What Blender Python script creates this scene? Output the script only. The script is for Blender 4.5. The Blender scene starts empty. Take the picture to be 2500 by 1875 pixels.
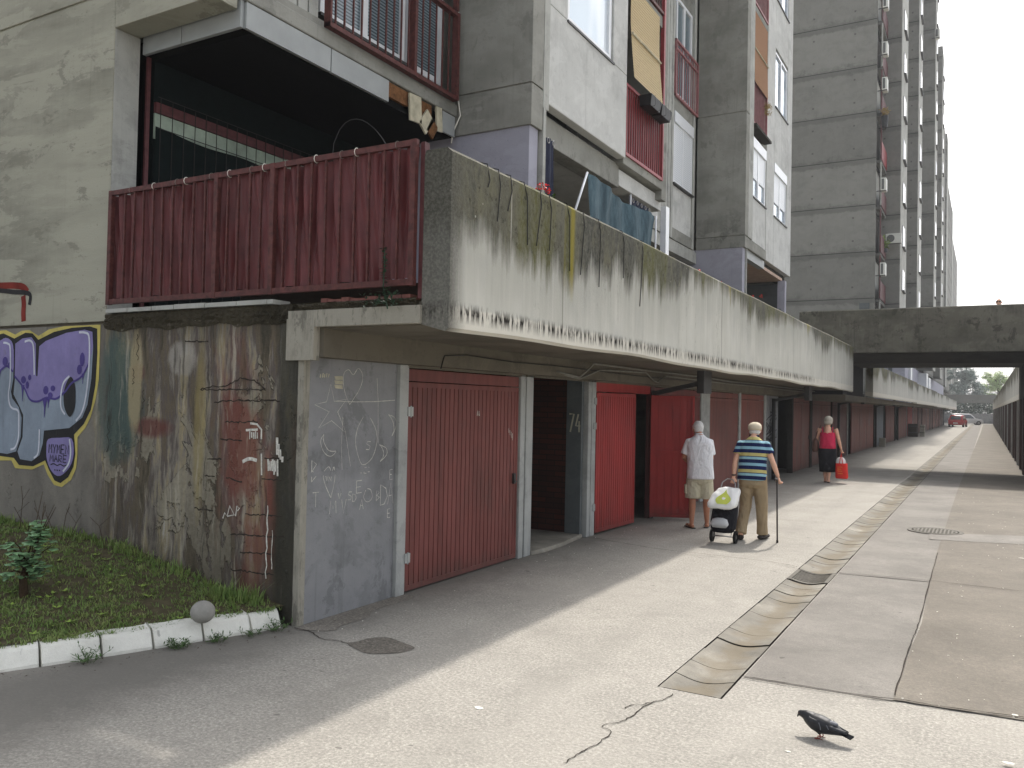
import bpy, math, random
from mathutils import Vector, Matrix
R = math.radians
rnd = random.Random(7)
scn = bpy.context.scene
COL = scn.collection

# ------------------------------------------------------------------ camera
cd = bpy.data.cameras.new('camera'); cam = bpy.data.objects.new('camera', cd); COL.objects.link(cam)
cd.sensor_fit = 'HORIZONTAL'; cd.sensor_width = 36; cd.lens = 29.26; cd.clip_start = .05; cd.clip_end = 3000
rot = Matrix(((0.86904466, -0.00675571, 0.49468752), (0.49430585, -0.02971633, -0.86877999), (0.02056953, 0.99953554, -0.02248543)))
cam.matrix_world = Matrix.Translation((0, 0, 1.85)) @ rot.to_4x4()
scn.camera = cam
scn.render.resolution_x = 1024; scn.render.resolution_y = 768

# ------------------------------------------------------------------ sky, sun, exposure
SUN_EL, SUN_AZ = 51.3, -2.7            # azimuth measured from +Y towards +X
w = bpy.data.worlds.new('World'); scn.world = w; w.use_nodes = True
nt = w.node_tree; nt.nodes.clear()
sky = nt.nodes.new('ShaderNodeTexSky'); sky.sky_type = 'NISHITA'; sky.sun_disc = False
sky.sun_elevation = R(SUN_EL); sky.sun_rotation = R(SUN_AZ); sky.air_density = 1.0; sky.dust_density = 4.0; sky.ozone_density = 1.0
hs = nt.nodes.new('ShaderNodeHueSaturation'); hs.inputs['Saturation'].default_value = .26
bg = nt.nodes.new('ShaderNodeBackground'); bg.inputs['Strength'].default_value = .15
wo = nt.nodes.new('ShaderNodeOutputWorld')
nt.links.new(sky.outputs[0], hs.inputs['Color']); nt.links.new(hs.outputs[0], bg.inputs['Color']); nt.links.new(bg.outputs[0], wo.inputs['Surface'])
sl = bpy.data.lights.new('sun', 'SUN'); sl.energy = 2.0; sl.angle = R(1.6); sl.color = (1, .94, .86)
so = bpy.data.objects.new('sun', sl); COL.objects.link(so)
el, az = R(SUN_EL), R(SUN_AZ)
sdir = Vector((math.sin(az) * math.cos(el), math.cos(az) * math.cos(el), math.sin(el)))
so.rotation_euler = sdir.to_track_quat('Z', 'Y').to_euler(); so.location = (0, 40, 60)
scn.view_settings.view_transform = 'Standard'; scn.view_settings.look = 'None'
scn.view_settings.exposure = 1.0; scn.view_settings.gamma = 1

# ------------------------------------------------------------------ material language
def lin(c):
    return tuple(((v / 255) / 12.92 if v / 255 <= .04045 else ((v / 255 + .055) / 1.055) ** 2.4) for v in c)
class Mt:
    def __init__(s, name, rough=.85, spec=.3, metal=0):
        s.m = bpy.data.materials.new(name); s.m.use_nodes = True
        s.t = s.m.node_tree; s.b = s.t.nodes['Principled BSDF']
        s.b.inputs['Roughness'].default_value = rough; s.b.inputs['Specular IOR Level'].default_value = spec
        s.b.inputs['Metallic'].default_value = metal
        g = s.t.nodes.new('ShaderNodeNewGeometry'); s.P = g.outputs['Position']; s.N = g.outputs['Normal']
        x = s.t.nodes.new('ShaderNodeSeparateXYZ'); s.t.links.new(s.P, x.inputs[0]); s.x, s.y, s.z = x.outputs
        tc = s.t.nodes.new('ShaderNodeTexCoord'); s.O = tc.outputs['Object']
        xo = s.t.nodes.new('ShaderNodeSeparateXYZ'); s.t.links.new(s.O, xo.inputs[0]); s.ox, s.oy, s.oz = xo.outputs
    def put(s, sock, v):
        if v is None: return
        if isinstance(v, bpy.types.NodeSocket): s.t.links.new(v, sock)
        else:
            if isinstance(v, tuple) and len(v) == 3 and sock.type == 'RGBA': v = v + (1,)
            sock.default_value = v
    def f(s, op, a, b=None, c=None, cl=False):
        n = s.t.nodes.new('ShaderNodeMath'); n.operation = op; n.use_clamp = cl
        s.put(n.inputs[0], a); s.put(n.inputs[1], b)
        if c is not None: s.put(n.inputs[2], c)
        return n.outputs[0]
    def sc(s, k, v=None):
        n = s.t.nodes.new('ShaderNodeVectorMath'); n.operation = 'MULTIPLY'
        s.put(n.inputs[0], v or s.P); n.inputs[1].default_value = k; return n.outputs[0]
    def noise(s, k=(1, 1, 1), scale=1, detail=4, rough=.6, dist=0, v=None):
        n = s.t.nodes.new('ShaderNodeTexNoise'); s.put(n.inputs['Vector'], s.sc(k, v))
        n.inputs['Scale'].default_value = scale; n.inputs['Detail'].default_value = detail
        n.inputs['Roughness'].default_value = rough; n.inputs['Distortion'].default_value = dist
        return n.outputs['Fac']
    def vor(s, k=(1, 1, 1), scale=1, v=None, out='Distance', feat='F1'):
        n = s.t.nodes.new('ShaderNodeTexVoronoi'); n.feature = feat; s.put(n.inputs['Vector'], s.sc(k, v)); n.inputs['Scale'].default_value = scale
        return n.outputs[out]
    def mr(s, v, a, b, c=0., d=1.):
        n = s.t.nodes.new('ShaderNodeMapRange'); s.put(n.inputs[0], v)
        for i, q in enumerate((a, b, c, d)): s.put(n.inputs[i + 1], q)
        return n.outputs[0]
    def mix(s, fac, a, b, mode='MIX'):
        n = s.t.nodes.new('ShaderNodeMix'); n.data_type = 'RGBA'; n.blend_type = mode; n.clamp_factor = True
        s.put(n.inputs[0], fac); s.put(n.inputs[6], a); s.put(n.inputs[7], b); return n.outputs[2]
    def ramp(s, fac, stops, interp='LINEAR'):
        n = s.t.nodes.new('ShaderNodeValToRGB'); s.put(n.inputs[0], fac); cr = n.color_ramp; cr.interpolation = interp
        while len(cr.elements) > 1: cr.elements.remove(cr.elements[-1])
        cr.elements[0].position = stops[0][0]; cr.elements[0].color = stops[0][1] + (1,)
        for p, c in stops[1:]:
            e = cr.elements.new(p); e.color = c + (1,)
        return n.outputs[0]
    def bump(s, h, strength=.4, dist=.01):
        n = s.t.nodes.new('ShaderNodeBump'); s.put(n.inputs['Height'], h); n.inputs['Strength'].default_value = strength
        n.inputs['Distance'].default_value = dist; s.t.links.new(n.outputs[0], s.b.inputs['Normal'])
    def color(s, c): s.put(s.b.inputs['Base Color'], c); return s
    def roughness(s, v): s.put(s.b.inputs['Roughness'], v)

MATS = {}
def plain(name, rgb, rough=.7, spec=.3, metal=0, var=.18, scale=9, bump=0., folds=0.):
    m = Mt(name, rough, spec, metal); c = lin(rgb)
    n = m.noise(v=m.O, scale=scale, detail=5)
    d = tuple(v * (1 - var) for v in c); l = tuple(min(1, v * (1 + var)) for v in c)
    m.color(m.mix(m.mr(n, .3, .7), d, l))
    if folds: m.bump(m.noise(v=m.O, k=(1, 1, .45), scale=6, detail=3, dist=1.8), folds, .05)
    if bump: m.bump(m.noise(v=m.O, scale=scale * 5), bump, .004)
    MATS[name] = m.m; return m.m

def concrete(name, rgb, dark=.6, light=1.25, streak=.5, blot=.5, seams=None, tint=None, sk=(1, 1, .12), bk=(1, 1, 1.4)):
    m = Mt(name, .92, .15); c = lin(rgb)
    D = tuple(v * dark for v in c); L = tuple(min(.9, v * light) for v in c)
    big = m.noise(bk, .55, 5, .62, .4); mid = m.noise(bk, 2.3, 6, .68, .3)
    st = m.noise(sk, 5.5, 5, .65); st2 = m.noise(sk, 22, 3, .6)
    v = m.f('ADD', m.f('MULTIPLY', m.mr(big, .32, .68), .45 * blot + .2), m.f('MULTIPLY', m.mr(mid, .3, .7), .4))
    v = m.f('ADD', v, m.f('MULTIPLY', m.f('SUBTRACT', st, .5), streak)); v = m.f('ADD', v, m.f('MULTIPLY', m.f('SUBTRACT', st2, .5), streak * .4), cl=True)
    col = m.ramp(v, [(0., D), (.42, c), (.8, L)])
    rag = m.noise(bk, 1.15, 9, .72, .5); rag2 = m.noise((bk[0], bk[1], bk[2] * .5), 2.6, 8, .75, .3)
    col = m.mix(m.mr(rag, .50, .525, 0, .55 * blot), col, tuple(min(.9, q * 1.3) for q in c))
    col = m.mix(m.mr(rag2, .565, .60, 0, .5 * blot), col, tuple(q * .66 for q in c))
    vs_ = m.noise((1, 1, .045), 8, 3, .6); col = m.mix(m.mr(vs_, .62, .72, 0, .45 * streak + .1), col, tuple(q * .6 for q in c))
    if tint: col = m.mix(m.mr(m.noise(bk, .8, 4, .6), .5, .7, 0, .6), col, lin(tint))
    pit = m.noise((1, 1, 1), 34, 2, .6); col = m.mix(m.mr(pit, .68, .76, 0, .5), col, tuple(v * .45 for v in c))
    if seams:
        z0, step, a = seams
        fr = m.f('FRACT', m.f('DIVIDE', m.f('SUBTRACT', m.f('ADD', m.z, m.f('MULTIPLY', m.f('SUBTRACT', mid, .5), .02)), z0), step))
        edge = m.f('MINIMUM', fr, m.f('SUBTRACT', 1, fr))
        wob = m.noise((1, 1, .1), 2.2, 5, .7)
        band = m.mr(m.f('ADD', m.f('SUBTRACT', 1, fr), m.f('MULTIPLY', m.f('SUBTRACT', wob, .5), .16)), .09, .12, 1, 0)
        band2 = m.mr(m.f('ADD', fr, m.f('MULTIPLY', m.f('SUBTRACT', wob, .5), .2)), .02, .06, 1, 0)
        cell = m.t.nodes.new('ShaderNodeTexWhiteNoise'); cell.noise_dimensions = '1D'
        m.put(cell.inputs['W'], m.f('FLOOR', m.f('DIVIDE', m.f('SUBTRACT', m.z, z0), step)))
        rim = m.mr(m.f('ADD', edge, m.f('MULTIPLY', m.f('SUBTRACT', m.noise((1, 1, .7), 1.1, 8, .7), .5), .34)), .10, .125); col = m.mix(m.f('MULTIPLY', rim, .5), col, tuple(min(.9, v * 1.28) for v in c))
        col = m.mix(1, col, m.ramp(cell.outputs[0], [(0, (.8, .8, .8)), (1, (1, 1, 1))]), 'MULTIPLY')
        col = m.mix(m.f('MULTIPLY', band, .6), col, tuple(v * .62 for v in c))
        col = m.mix(m.f('MULTIPLY', band2, .5), col, tuple(v * .6 for v in c))
        tx_ = m.f('ABSOLUTE', m.f('SUBTRACT', m.f('FRACT', m.f('DIVIDE', m.f('ADD', m.x, m.y), 2.45)), .5)); tz_ = m.f('ABSOLUTE', m.f('SUBTRACT', m.f('FRACT', m.f('MULTIPLY', fr, 2)), .5))
        hole = m.f('MULTIPLY', m.mr(tx_, .012, .03, 1, 0), m.mr(tz_, .02, .05, 1, 0)); col = m.mix(m.f('MULTIPLY', hole, .75), col, tuple(v * .3 for v in c))
        col = m.mix(m.mr(edge, a, a * 1.6, .9, 0), col, tuple(v * .12 for v in c))
    m.color(col)
    m.bump(m.f('ADD', m.noise((1, 1, 1), 60, 4, .7), m.f('MULTIPLY', mid, 2)), .35, .006)
    MATS[name] = m.m; return m.m

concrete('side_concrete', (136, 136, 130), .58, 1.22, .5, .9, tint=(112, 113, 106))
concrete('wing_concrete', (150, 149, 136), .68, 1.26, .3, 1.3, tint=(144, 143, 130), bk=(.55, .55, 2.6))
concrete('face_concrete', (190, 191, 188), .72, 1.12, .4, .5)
concrete('pale_edge', (166, 167, 162), .6, 1.15, .6, .5)
concrete('tower_concrete', (122, 122, 117), .64, 1.2, .5, .8, seams=(5.82, 2.88, .006))
concrete('soffit', (104, 99, 88), .7, 1.15, .1, .7, sk=(1, 1, 1))
concrete('garage_wall', (126, 127, 129), .58, 1.35, .35, 1.)
concrete('post_concrete', (160, 162, 160), .6, 1.2, .5, .6)
concrete('bridge_concrete', (92, 90, 82), .4, 1.6, .9, 1.7, tint=(60, 62, 52))
concrete('dark_concrete', (58, 56, 52), .5, 1.3, .3, .5)
concrete('lavender_paint', (160, 160, 172), .86, 1.08, .1, .4)
concrete('grey_pillar', (92, 97, 98), .75, 1.15, .2, .5)
concrete('ledge_rubble', (62, 58, 48), .2, 1.9, .8, 1, sk=(6, 6, 3))
concrete('plaster_patch', (134, 131, 121), .35, 1.4, 1.1, 1.6, sk=(3, 3, .3), bk=(3, 3, 2))
plain('void_shade', (14, 15, 15), .9, .1)  # near-black paint stands for the shade inside porch, passages and recesses
plain('shaded_green', (20, 28, 28), .9, .1)  # dark green netting colour, deepened so the porch shade is painted in
plain('mint_tile', (150, 165, 150), .5, .4, var=.3, scale=4)
plain('maroon', (88, 48, 50), .6, .35, var=.3, scale=14)
plain('wine_sheet', (98, 46, 47), .5, .4, var=.3, scale=3.5)
plain('rust_red', (86, 47, 44), .65, .35, var=.45, scale=18)
plain('rail_red', (140, 52, 56), .5, .4, var=.15)
plain('rail_pink', (146, 96, 98), .6, .35, var=.2)
plain('panel_grey', (152, 156, 156), .5, .35, var=.1, scale=3)
plain('white_pvc', (225, 228, 232), .35, .5, var=.04)
plain('black', (22, 22, 24), .5, .4, var=.2)
plain('dark_metal', (50, 50, 50), .55, .5, var=.3)
plain('steel', (165, 165, 165), .35, .5, .8, var=.15)
plain('rust', (112, 78, 50), .9, .2, var=.5, scale=20)
plain('old_board', (186, 180, 158), .8, .2, var=.25, scale=7)
plain('bamboo', (188, 170, 134), .8, .2, var=.12, scale=30)
plain('tan_blind', (150, 112, 82), .8, .2, var=.12, scale=30)
plain('navy_cloth', (52, 56, 74), .8, .2, var=.2)
plain('wood_ceiling', (176, 150, 132), .7, .2, var=.15)
plain('leaf', (72, 98, 52), .55, .3, var=.35, scale=30)
plain('leaf_light', (138, 164, 74), .55, .3, var=.3, scale=30)
plain('leaf_dark', (44, 70, 52), .55, .3, var=.4, scale=30)
plain('leaf_hazed', (152, 166, 160), .7, .2, var=.35, scale=2)  # paled: distance haze is mixed into the leaf colour
plain('leaf_hazed_light', (182, 200, 142), .7, .2, var=.35, scale=2)  # lighter tree, its colour paled for haze as well
plain('dry_plant', (170, 150, 100), .9, .1, var=.3)
plain('bark', (70, 58, 46), .9, .1, var=.35, scale=20, bump=.5)
plain('flower', (226, 60, 56), .6, .3, var=.15)
plain('cable', (128, 126, 118), .6, .3)
plain('cable_dark', (38, 36, 34), .6, .3)
plain('tie_white', (225, 222, 212), .5, .4)
plain('skin', (206, 154, 126), .55, .35, var=.08, scale=12)
plain('skin_tan', (176, 122, 96), .55, .35, var=.08, scale=12)
plain('skin_pale', (220, 172, 146), .55, .35, var=.08, scale=12)
plain('hair_grey', (205, 204, 202), .8, .2, var=.18, scale=60)
plain('hair_ash', (176, 170, 158), .8, .2, var=.2, scale=60)
plain('white_cotton', (228, 228, 232), .85, .15, var=.05, scale=7, folds=1.)
plain('beige_cotton', (196, 190, 168), .85, .15, var=.08, scale=9, folds=1.)
plain('khaki', (158, 140, 112), .85, .15, var=.12, scale=7, folds=1.)
plain('cap_cloth', (206, 194, 172), .85, .15, var=.1)
plain('shoe', (44, 38, 34), .6, .35)
plain('pink_cotton', (206, 44, 84), .8, .2, var=.1, folds=1.)
plain('black_cloth', (26, 26, 32), .85, .2, var=.2, folds=1.)
plain('brown_leather', (86, 56, 46), .5, .4)
plain('red_bag', (222, 44, 34), .6, .3, var=.1)
plain('orange_ink', (232, 120, 50), .6, .3)
plain('white_plastic', (232, 232, 230), .4, .45, var=.05)
plain('silver_cloth', (196, 198, 200), .4, .5, var=.12)
plain('lime', (198, 208, 92), .6, .3, var=.1)
plain('cane_wood', (40, 30, 26), .4, .45, var=.5, scale=25)
plain('car_red', (186, 30, 36), .25, .6, var=.04)
plain('car_white', (226, 226, 226), .25, .6, var=.03)
plain('glass_dark', (70, 78, 86), .08, .8, var=.1)
plain('rubber', (24, 24, 24), .8, .2)
plain('lamp_red', (190, 20, 20), .2, .6)
plain('box_dark', (52, 42, 34), .8, .2, var=.25)
plain('box_pale', (152, 148, 136), .8, .2)
plain('litter', (225, 222, 210), .8, .2)
plain('ac_case', (206, 208, 202), .5, .4, var=.06)
plain('ac_grille', (92, 94, 92), .6, .3)
plain('ball_stone', (150, 148, 142), .8, .2, var=.14, scale=14, bump=.25)
plain('soil', (84, 78, 60), .95, .1, var=.35, scale=12)
plain('chalk', (206, 204, 196), .95, .05, var=.3, scale=40)
plain('ink_yellow', (206, 190, 96), .8, .2, var=.12)
plain('ink_black', (36, 36, 40), .8, .2, var=.3)
plain('ink_purple', (118, 102, 172), .8, .2, var=.13, scale=3)
plain('ink_violet', (74, 62, 134), .8, .2, var=.1)
plain('ink_blue', (138, 154, 172), .8, .2, var=.12, scale=3)
plain('ink_white', (214, 217, 228), .8, .2, var=.08)
plain('ink_red', (122, 52, 46), .9, .1, var=.3, scale=5)
plain('ink_teal', (66, 86, 82), .9, .1, var=.3, scale=5)
plain('ink_smudge', (92, 62, 54), .9, .1, var=.4)
def spray(name, rgb):
    m = Mt(name, .8, .2); c = lin(rgb); n = m.noise((1, 1, .7), 2.6, 7, .7); w_ = m.noise((1, 1, .5), 9, 8, .8)
    col = m.mix(m.mr(n, .3, .7), tuple(q * .78 for q in c), tuple(min(1, q * 1.18) for q in c)); col = m.mix(m.mr(w_, .6, .68, 0, .55), col, lin((116, 112, 106))); col = m.mix(m.mr(m.noise((1, 1, .08), 14, 3), .6, .75, 0, .3), col, tuple(q * .6 for q in c))
    m.color(col); m.bump(m.noise(scale=28, detail=6, rough=.75), .4, .01); MATS[name] = m.m
for k_, c_ in dict(ink_yellow=(196, 182, 104), ink_black=(44, 44, 46), ink_purple=(134, 126, 174), ink_violet=(78, 68, 132), ink_blue=(138, 150, 164), ink_white=(206, 210, 222)).items(): spray(k_, c_)
plain('crack', (60, 55, 50), .95, .1, var=.4)
plain('number_paint', (176, 174, 156), .8, .2)
plain('iron', (84, 80, 72), .7, .4, .3, var=.3, scale=25)
plain('feather', (32, 34, 38), .5, .4, var=.35, scale=40)
plain('feather_dark', (26, 27, 30), .95, .05, var=.3, scale=40)
plain('feather_grey', (104, 106, 112), .6, .3, var=.2, scale=40)
plain('pigeon_leg', (120, 60, 52), .6, .3)
plain('blue_panel', (96, 118, 140), .5, .4)

# painted parapet with moss running down from its top
def parapet_mat(name, ztop, zbot, near):
    m = Mt(name, .88, .2)
    s1 = m.noise((1, 1, .10), 3.2, 5, .6); s2 = m.noise((1, 1, .05), 15, 4, .7); big = m.noise((1, 1, 0), .38, 3, .5)
    d = m.f('SUBTRACT', ztop, m.z)
    T = m.f('ADD', .15, m.f('MULTIPLY', m.mr(big, .4, .62), .34 if near else .42))
    if near: T = m.f('ADD', T, m.mr(m.y, 5, 12, .34, .0))
    va = m.mr(m.noise((1, 1, 0), .8, 3), .35, .65, .25, 1.6)
    T = m.f('ADD', T, m.f('MULTIPLY', m.f('MULTIPLY', m.f('SUBTRACT', s1, .5), .8), va)); T = m.f('ADD', T, m.f('MULTIPLY', m.f('MULTIPLY', m.f('SUBTRACT', s2, .5), .42), va))
    sm = m.noise((1, 1, .5), 7, 7, .75); T = m.f('ADD', T, m.f('MULTIPLY', m.f('SUBTRACT', sm, .5), .22)); moss = m.mr(m.f('SUBTRACT', T, d), -.05, .2)
    wash = m.mr(m.f('SUBTRACT', m.f('ADD', T, .45), d), -.1, .6, 0, .5)
    hue = m.noise((1, 1, .12), 1.3, 4, .6, .3)
    mosscol = m.ramp(hue, [(.36, lin((66, 66, 60))), (.5, lin((86, 85, 72))), (.58, lin((84, 84, 44))), (.72, lin((74, 74, 60)))])
    fine = m.noise((1, 1, .6), 30, 3, .7); mosscol = m.mix(m.mr(fine, .4, .7, 0, .5), mosscol, lin((118, 116, 104))); mo2 = m.noise((1, 1, .5), 3.4, 8, .78, .4); mosscol = m.mix(m.mr(mo2, .5, .62, 0, .7), mosscol, lin((104, 101, 82))); mosscol = m.mix(m.mr(m.noise(scale=11, detail=6, rough=.8), .56, .66, 0, .8), mosscol, lin((40, 40, 34)))
    paint = m.ramp(m.noise((1, 1, .12), 6, 5, .6), [(.2, lin((172, 171, 163))), (.45, lin((186, 185, 176))), (.8, lin((196, 195, 187)))])
    paint = m.mix(m.mr(m.noise((1, 1, 1), 1.6, 4), .5, .7, 0, .35), paint, lin((168, 168, 164)))
    yel = m.mr(m.noise((1, 1, .04), 2.1, 2, .5), .66, .70)
    mosscol = m.mix(m.f('MULTIPLY', yel, .8), mosscol, lin((134, 122, 32)))
    col = m.mix(wash, paint, lin((120, 120, 112))); col = m.mix(moss, col, mosscol)
    pr_ = m.noise((1, 1, .02), 26, 2, .5); col = m.mix(m.mr(pr_, .68, .72, 0, .4), col, lin((208, 206, 198))); jn = m.f('ABSOLUTE', m.f('SUBTRACT', m.f('FRACT', m.f('DIVIDE', m.f('ADD', m.y, 1.1), 5.35)), .5)); col = m.mix(m.mr(m.f('ADD', jn, m.f('MULTIPLY', s2, .004)), .003, .0055, .55, 0), col, lin((96, 94, 86)))
    # flaking band along the bottom edge
    e = m.f('SUBTRACT', m.z, zbot)
    lip = m.mr(m.f('ADD', e, m.f('MULTIPLY', m.f('SUBTRACT', m.noise((1, 1, .6), 5, 4), .5), .09)), .165, .185, 1, 0)
    col = m.mix(m.f('MULTIPLY', lip, .8), col, lin((206, 202, 190)))
    if near:
        ck = m.noise((1, 1, .14), 17, 4, .75, .2)
        where = m.f('MULTIPLY', m.mr(e, .05, .13), m.mr(m.f('ADD', e, m.f('MULTIPLY', m.f('SUBTRACT', ck, .5), .22)), .17, .23, 1, 0))
        seg = m.mr(m.noise((1, 1, 0), .9, 2), .36, .44); seg = m.f('MULTIPLY', seg, m.mr(m.y, 19, 21, 1, 0))
        ckm = m.f('MULTIPLY', m.f('MULTIPLY', m.mr(ck, .46, .54), where), seg)
        col = m.mix(ckm, col, lin((38, 34, 30)))
        vc = m.noise((1, 1, .16), 4.2, 5, .8, .6); cr = m.mr(m.f('ABSOLUTE', m.f('SUBTRACT', vc, .5)), .0, .006, 1, 0)
        cr = m.f('MULTIPLY', cr, m.mr(m.noise((1, 1, .4), .9, 2), .52, .6)); cr = m.f('MULTIPLY', cr, m.mr(e, .9, 1.1, 1, 0))
        col = m.mix(m.f('MULTIPLY', cr, .8), col, lin((60, 56, 50))); yl = m.mr(m.f('ABSOLUTE', m.f('SUBTRACT', m.f('ADD', m.y, m.f('MULTIPLY', s2, .10)), 7.17)), .02, .06, 1, 0); yl = m.f('MULTIPLY', yl, m.mr(m.f('ADD', m.z, m.f('MULTIPLY', s1, .4)), 3.0, 3.3)); col = m.mix(m.f('MULTIPLY', yl, .75), col, lin((138, 126, 40)))
        endf = m.mr(m.y, 5.06, 5.28, 1, 0)
        sp = m.mr(m.noise((1, 1, 1), 45, 3, .7), .4, .65)
        col = m.mix(m.f('MULTIPLY', endf, .85), col, m.mix(sp, lin((66, 65, 60)), lin((98, 97, 90))))
    lich = m.mr(m.vor((1, 1, 1), 9), .07, .1, 1, 0); lich = m.f('MULTIPLY', lich, m.f('MULTIPLY', moss, m.mr(m.noise(scale=3), .5, .6)))
    col = m.mix(m.f('MULTIPLY', lich, .6), col, lin((176, 174, 162)))
    m.color(col); m.bump(m.f('ADD', m.noise(scale=50, detail=4, rough=.7), m.f('MULTIPLY', moss, m.noise(scale=90))), .4, .006)
    MATS[name] = m.m
parapet_mat('parapet_paint', 3.72, 2.38, True); parapet_mat('parapet_paint_far', 3.49, 2.31, False)

# the wet, peeling front wall
m = Mt('grimy_plaster', .8, .3)
wx = m.f('ADD', m.x, m.f('MULTIPLY', m.f('SUBTRACT', m.noise((1, 1, 1), 2.2, 5), .5), .12))
cx_ = m.t.nodes.new('ShaderNodeCombineXYZ'); m.put(cx_.inputs[0], wx); m.put(cx_.inputs[2], m.f('MULTIPLY', m.z, .16))
sA = m.noise((1, 1, 1), 4.2, 5, .68, v=cx_.outputs[0]); sB = m.noise((1, 1, .8), 15, 4, .7, v=cx_.outputs[0])
v = m.f('ADD', m.mr(sA, .28, .72), m.f('MULTIPLY', m.f('SUBTRACT', sB, .5), .55), cl=True)
col = m.ramp(v, [(.0, lin((46, 44, 36))), (.2, lin((78, 72, 60))), (.36, lin((104, 94, 78))), (.48, lin((92, 84, 80))), (.6, lin((128, 122, 112))), (.74, lin((150, 138, 108))), (.9, lin((172, 168, 158)))])
pl = m.noise((1, 1, .55), 1.5, 6, .7, .5); pk = m.mr(pl, .585, .6)
col = m.mix(m.f('MULTIPLY', pk, .75), col, m.mix(m.noise(scale=26, detail=4), lin((104, 98, 84)), lin((168, 162, 144))))
bl = m.mr(m.f('ABSOLUTE', m.f('SUBTRACT', pl, .5925)), .0, .005, 1, 0); col = m.mix(m.f('MULTIPLY', bl, .9), col, lin((30, 26, 22)))
rd = m.mr(m.noise((1, 1, .35), 1.2, 4, .6, .4, v=m.sc((1.3, 1, 1))), .54, .64); rd = m.f('MULTIPLY', rd, m.mr(m.x, -6.4, -5.6))
col = m.mix(m.f('MULTIPLY', rd, .75), col, lin((118, 62, 52)))
def spot(cx, cz, rx, rz, soft=.35):
    dx = m.f('DIVIDE', m.f('SUBTRACT', m.x, cx), rx); dz = m.f('DIVIDE', m.f('SUBTRACT', m.z, cz), rz); q = m.f('ADD', m.f('MULTIPLY', dx, dx), m.f('MULTIPLY', dz, dz))
    return m.mr(m.f('ADD', q, m.f('MULTIPLY', m.f('SUBTRACT', m.noise((1, 1, .5), 5, 6, .75), .5), 2.2)), 1 - soft, 1 + soft, 1, 0)
col = m.mix(m.f('MULTIPLY', spot(-7.2, 1.85, .36, .62), .85), col, lin((66, 86, 82))); col = m.mix(m.f('MULTIPLY', spot(-6.7, 1.55, .26, .09, .6), .8), col, lin((98, 48, 44))); col = m.mix(m.f('MULTIPLY', spot(-6.92, 2.06, .10, .09, .5), .7), col, lin((96, 52, 46)))
col = m.mix(m.f('MULTIPLY', spot(-6.95, 2.0, .10, .5, .3), .8), col, lin((160, 148, 116))); col = m.mix(m.f('MULTIPLY', spot(-6.05, 1.6, .07, .8, .5), .55), col, lin((150, 136, 88))); col = m.mix(m.f('MULTIPLY', spot(-6.3, 2.2, .18, .16, .3), .7), col, lin((160, 156, 148)))
grn = m.mr(m.noise((1, 1, .6), 1.0, 4), .55, .7); col = m.mix(m.f('MULTIPLY', grn, .45), col, lin((66, 64, 44)))
topd = m.mr(m.f('ADD', m.z, m.f('MULTIPLY', m.f('SUBTRACT', sB, .5), .5)), 2.3, 2.56); col = m.mix(m.f('MULTIPLY', topd, .65), col, lin((50, 46, 38)))
botd = m.mr(m.f('ADD', m.z, m.f('MULTIPLY', m.f('SUBTRACT', sA, .5), .9)), .25, 1.0, 1, 0); col = m.mix(m.f('MULTIPLY', botd, .5), col, lin((70, 64, 52))); lt = m.noise((1, 1, .5), 9, 4, .7, v=cx_.outputs[0]); col = m.mix(m.mr(lt, .58, .66, 0, .6), col, lin((176, 170, 154))); col = m.mix(m.mr(lt, .36, .42, .65, 0), col, lin((52, 48, 40)))
dk = m.mr(wx, -5.16, -5.08); col = m.mix(m.f('MULTIPLY', dk, .85), col, m.mix(m.noise(scale=30), lin((26, 27, 22)), lin((60, 60, 50))))
gl = m.ramp(m.noise((1, 1, .7), 1.6, 6, .65), [(.3, lin((98, 94, 88))), (.5, lin((124, 120, 112))), (.7, lin((140, 136, 126)))])
col = m.mix(m.mr(m.f('ADD', m.x, m.f('MULTIPLY', m.f('SUBTRACT', sA, .5), .8)), -7.6, -7.35, 1, 0), col, gl)
m.color(col); m.bump(m.f('ADD', m.f('MULTIPLY', pk, 1.5), m.f('ADD', m.noise(scale=28, detail=6, rough=.75), sB)), .7, .015)
MATS['grimy_plaster'] = m.m

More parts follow.
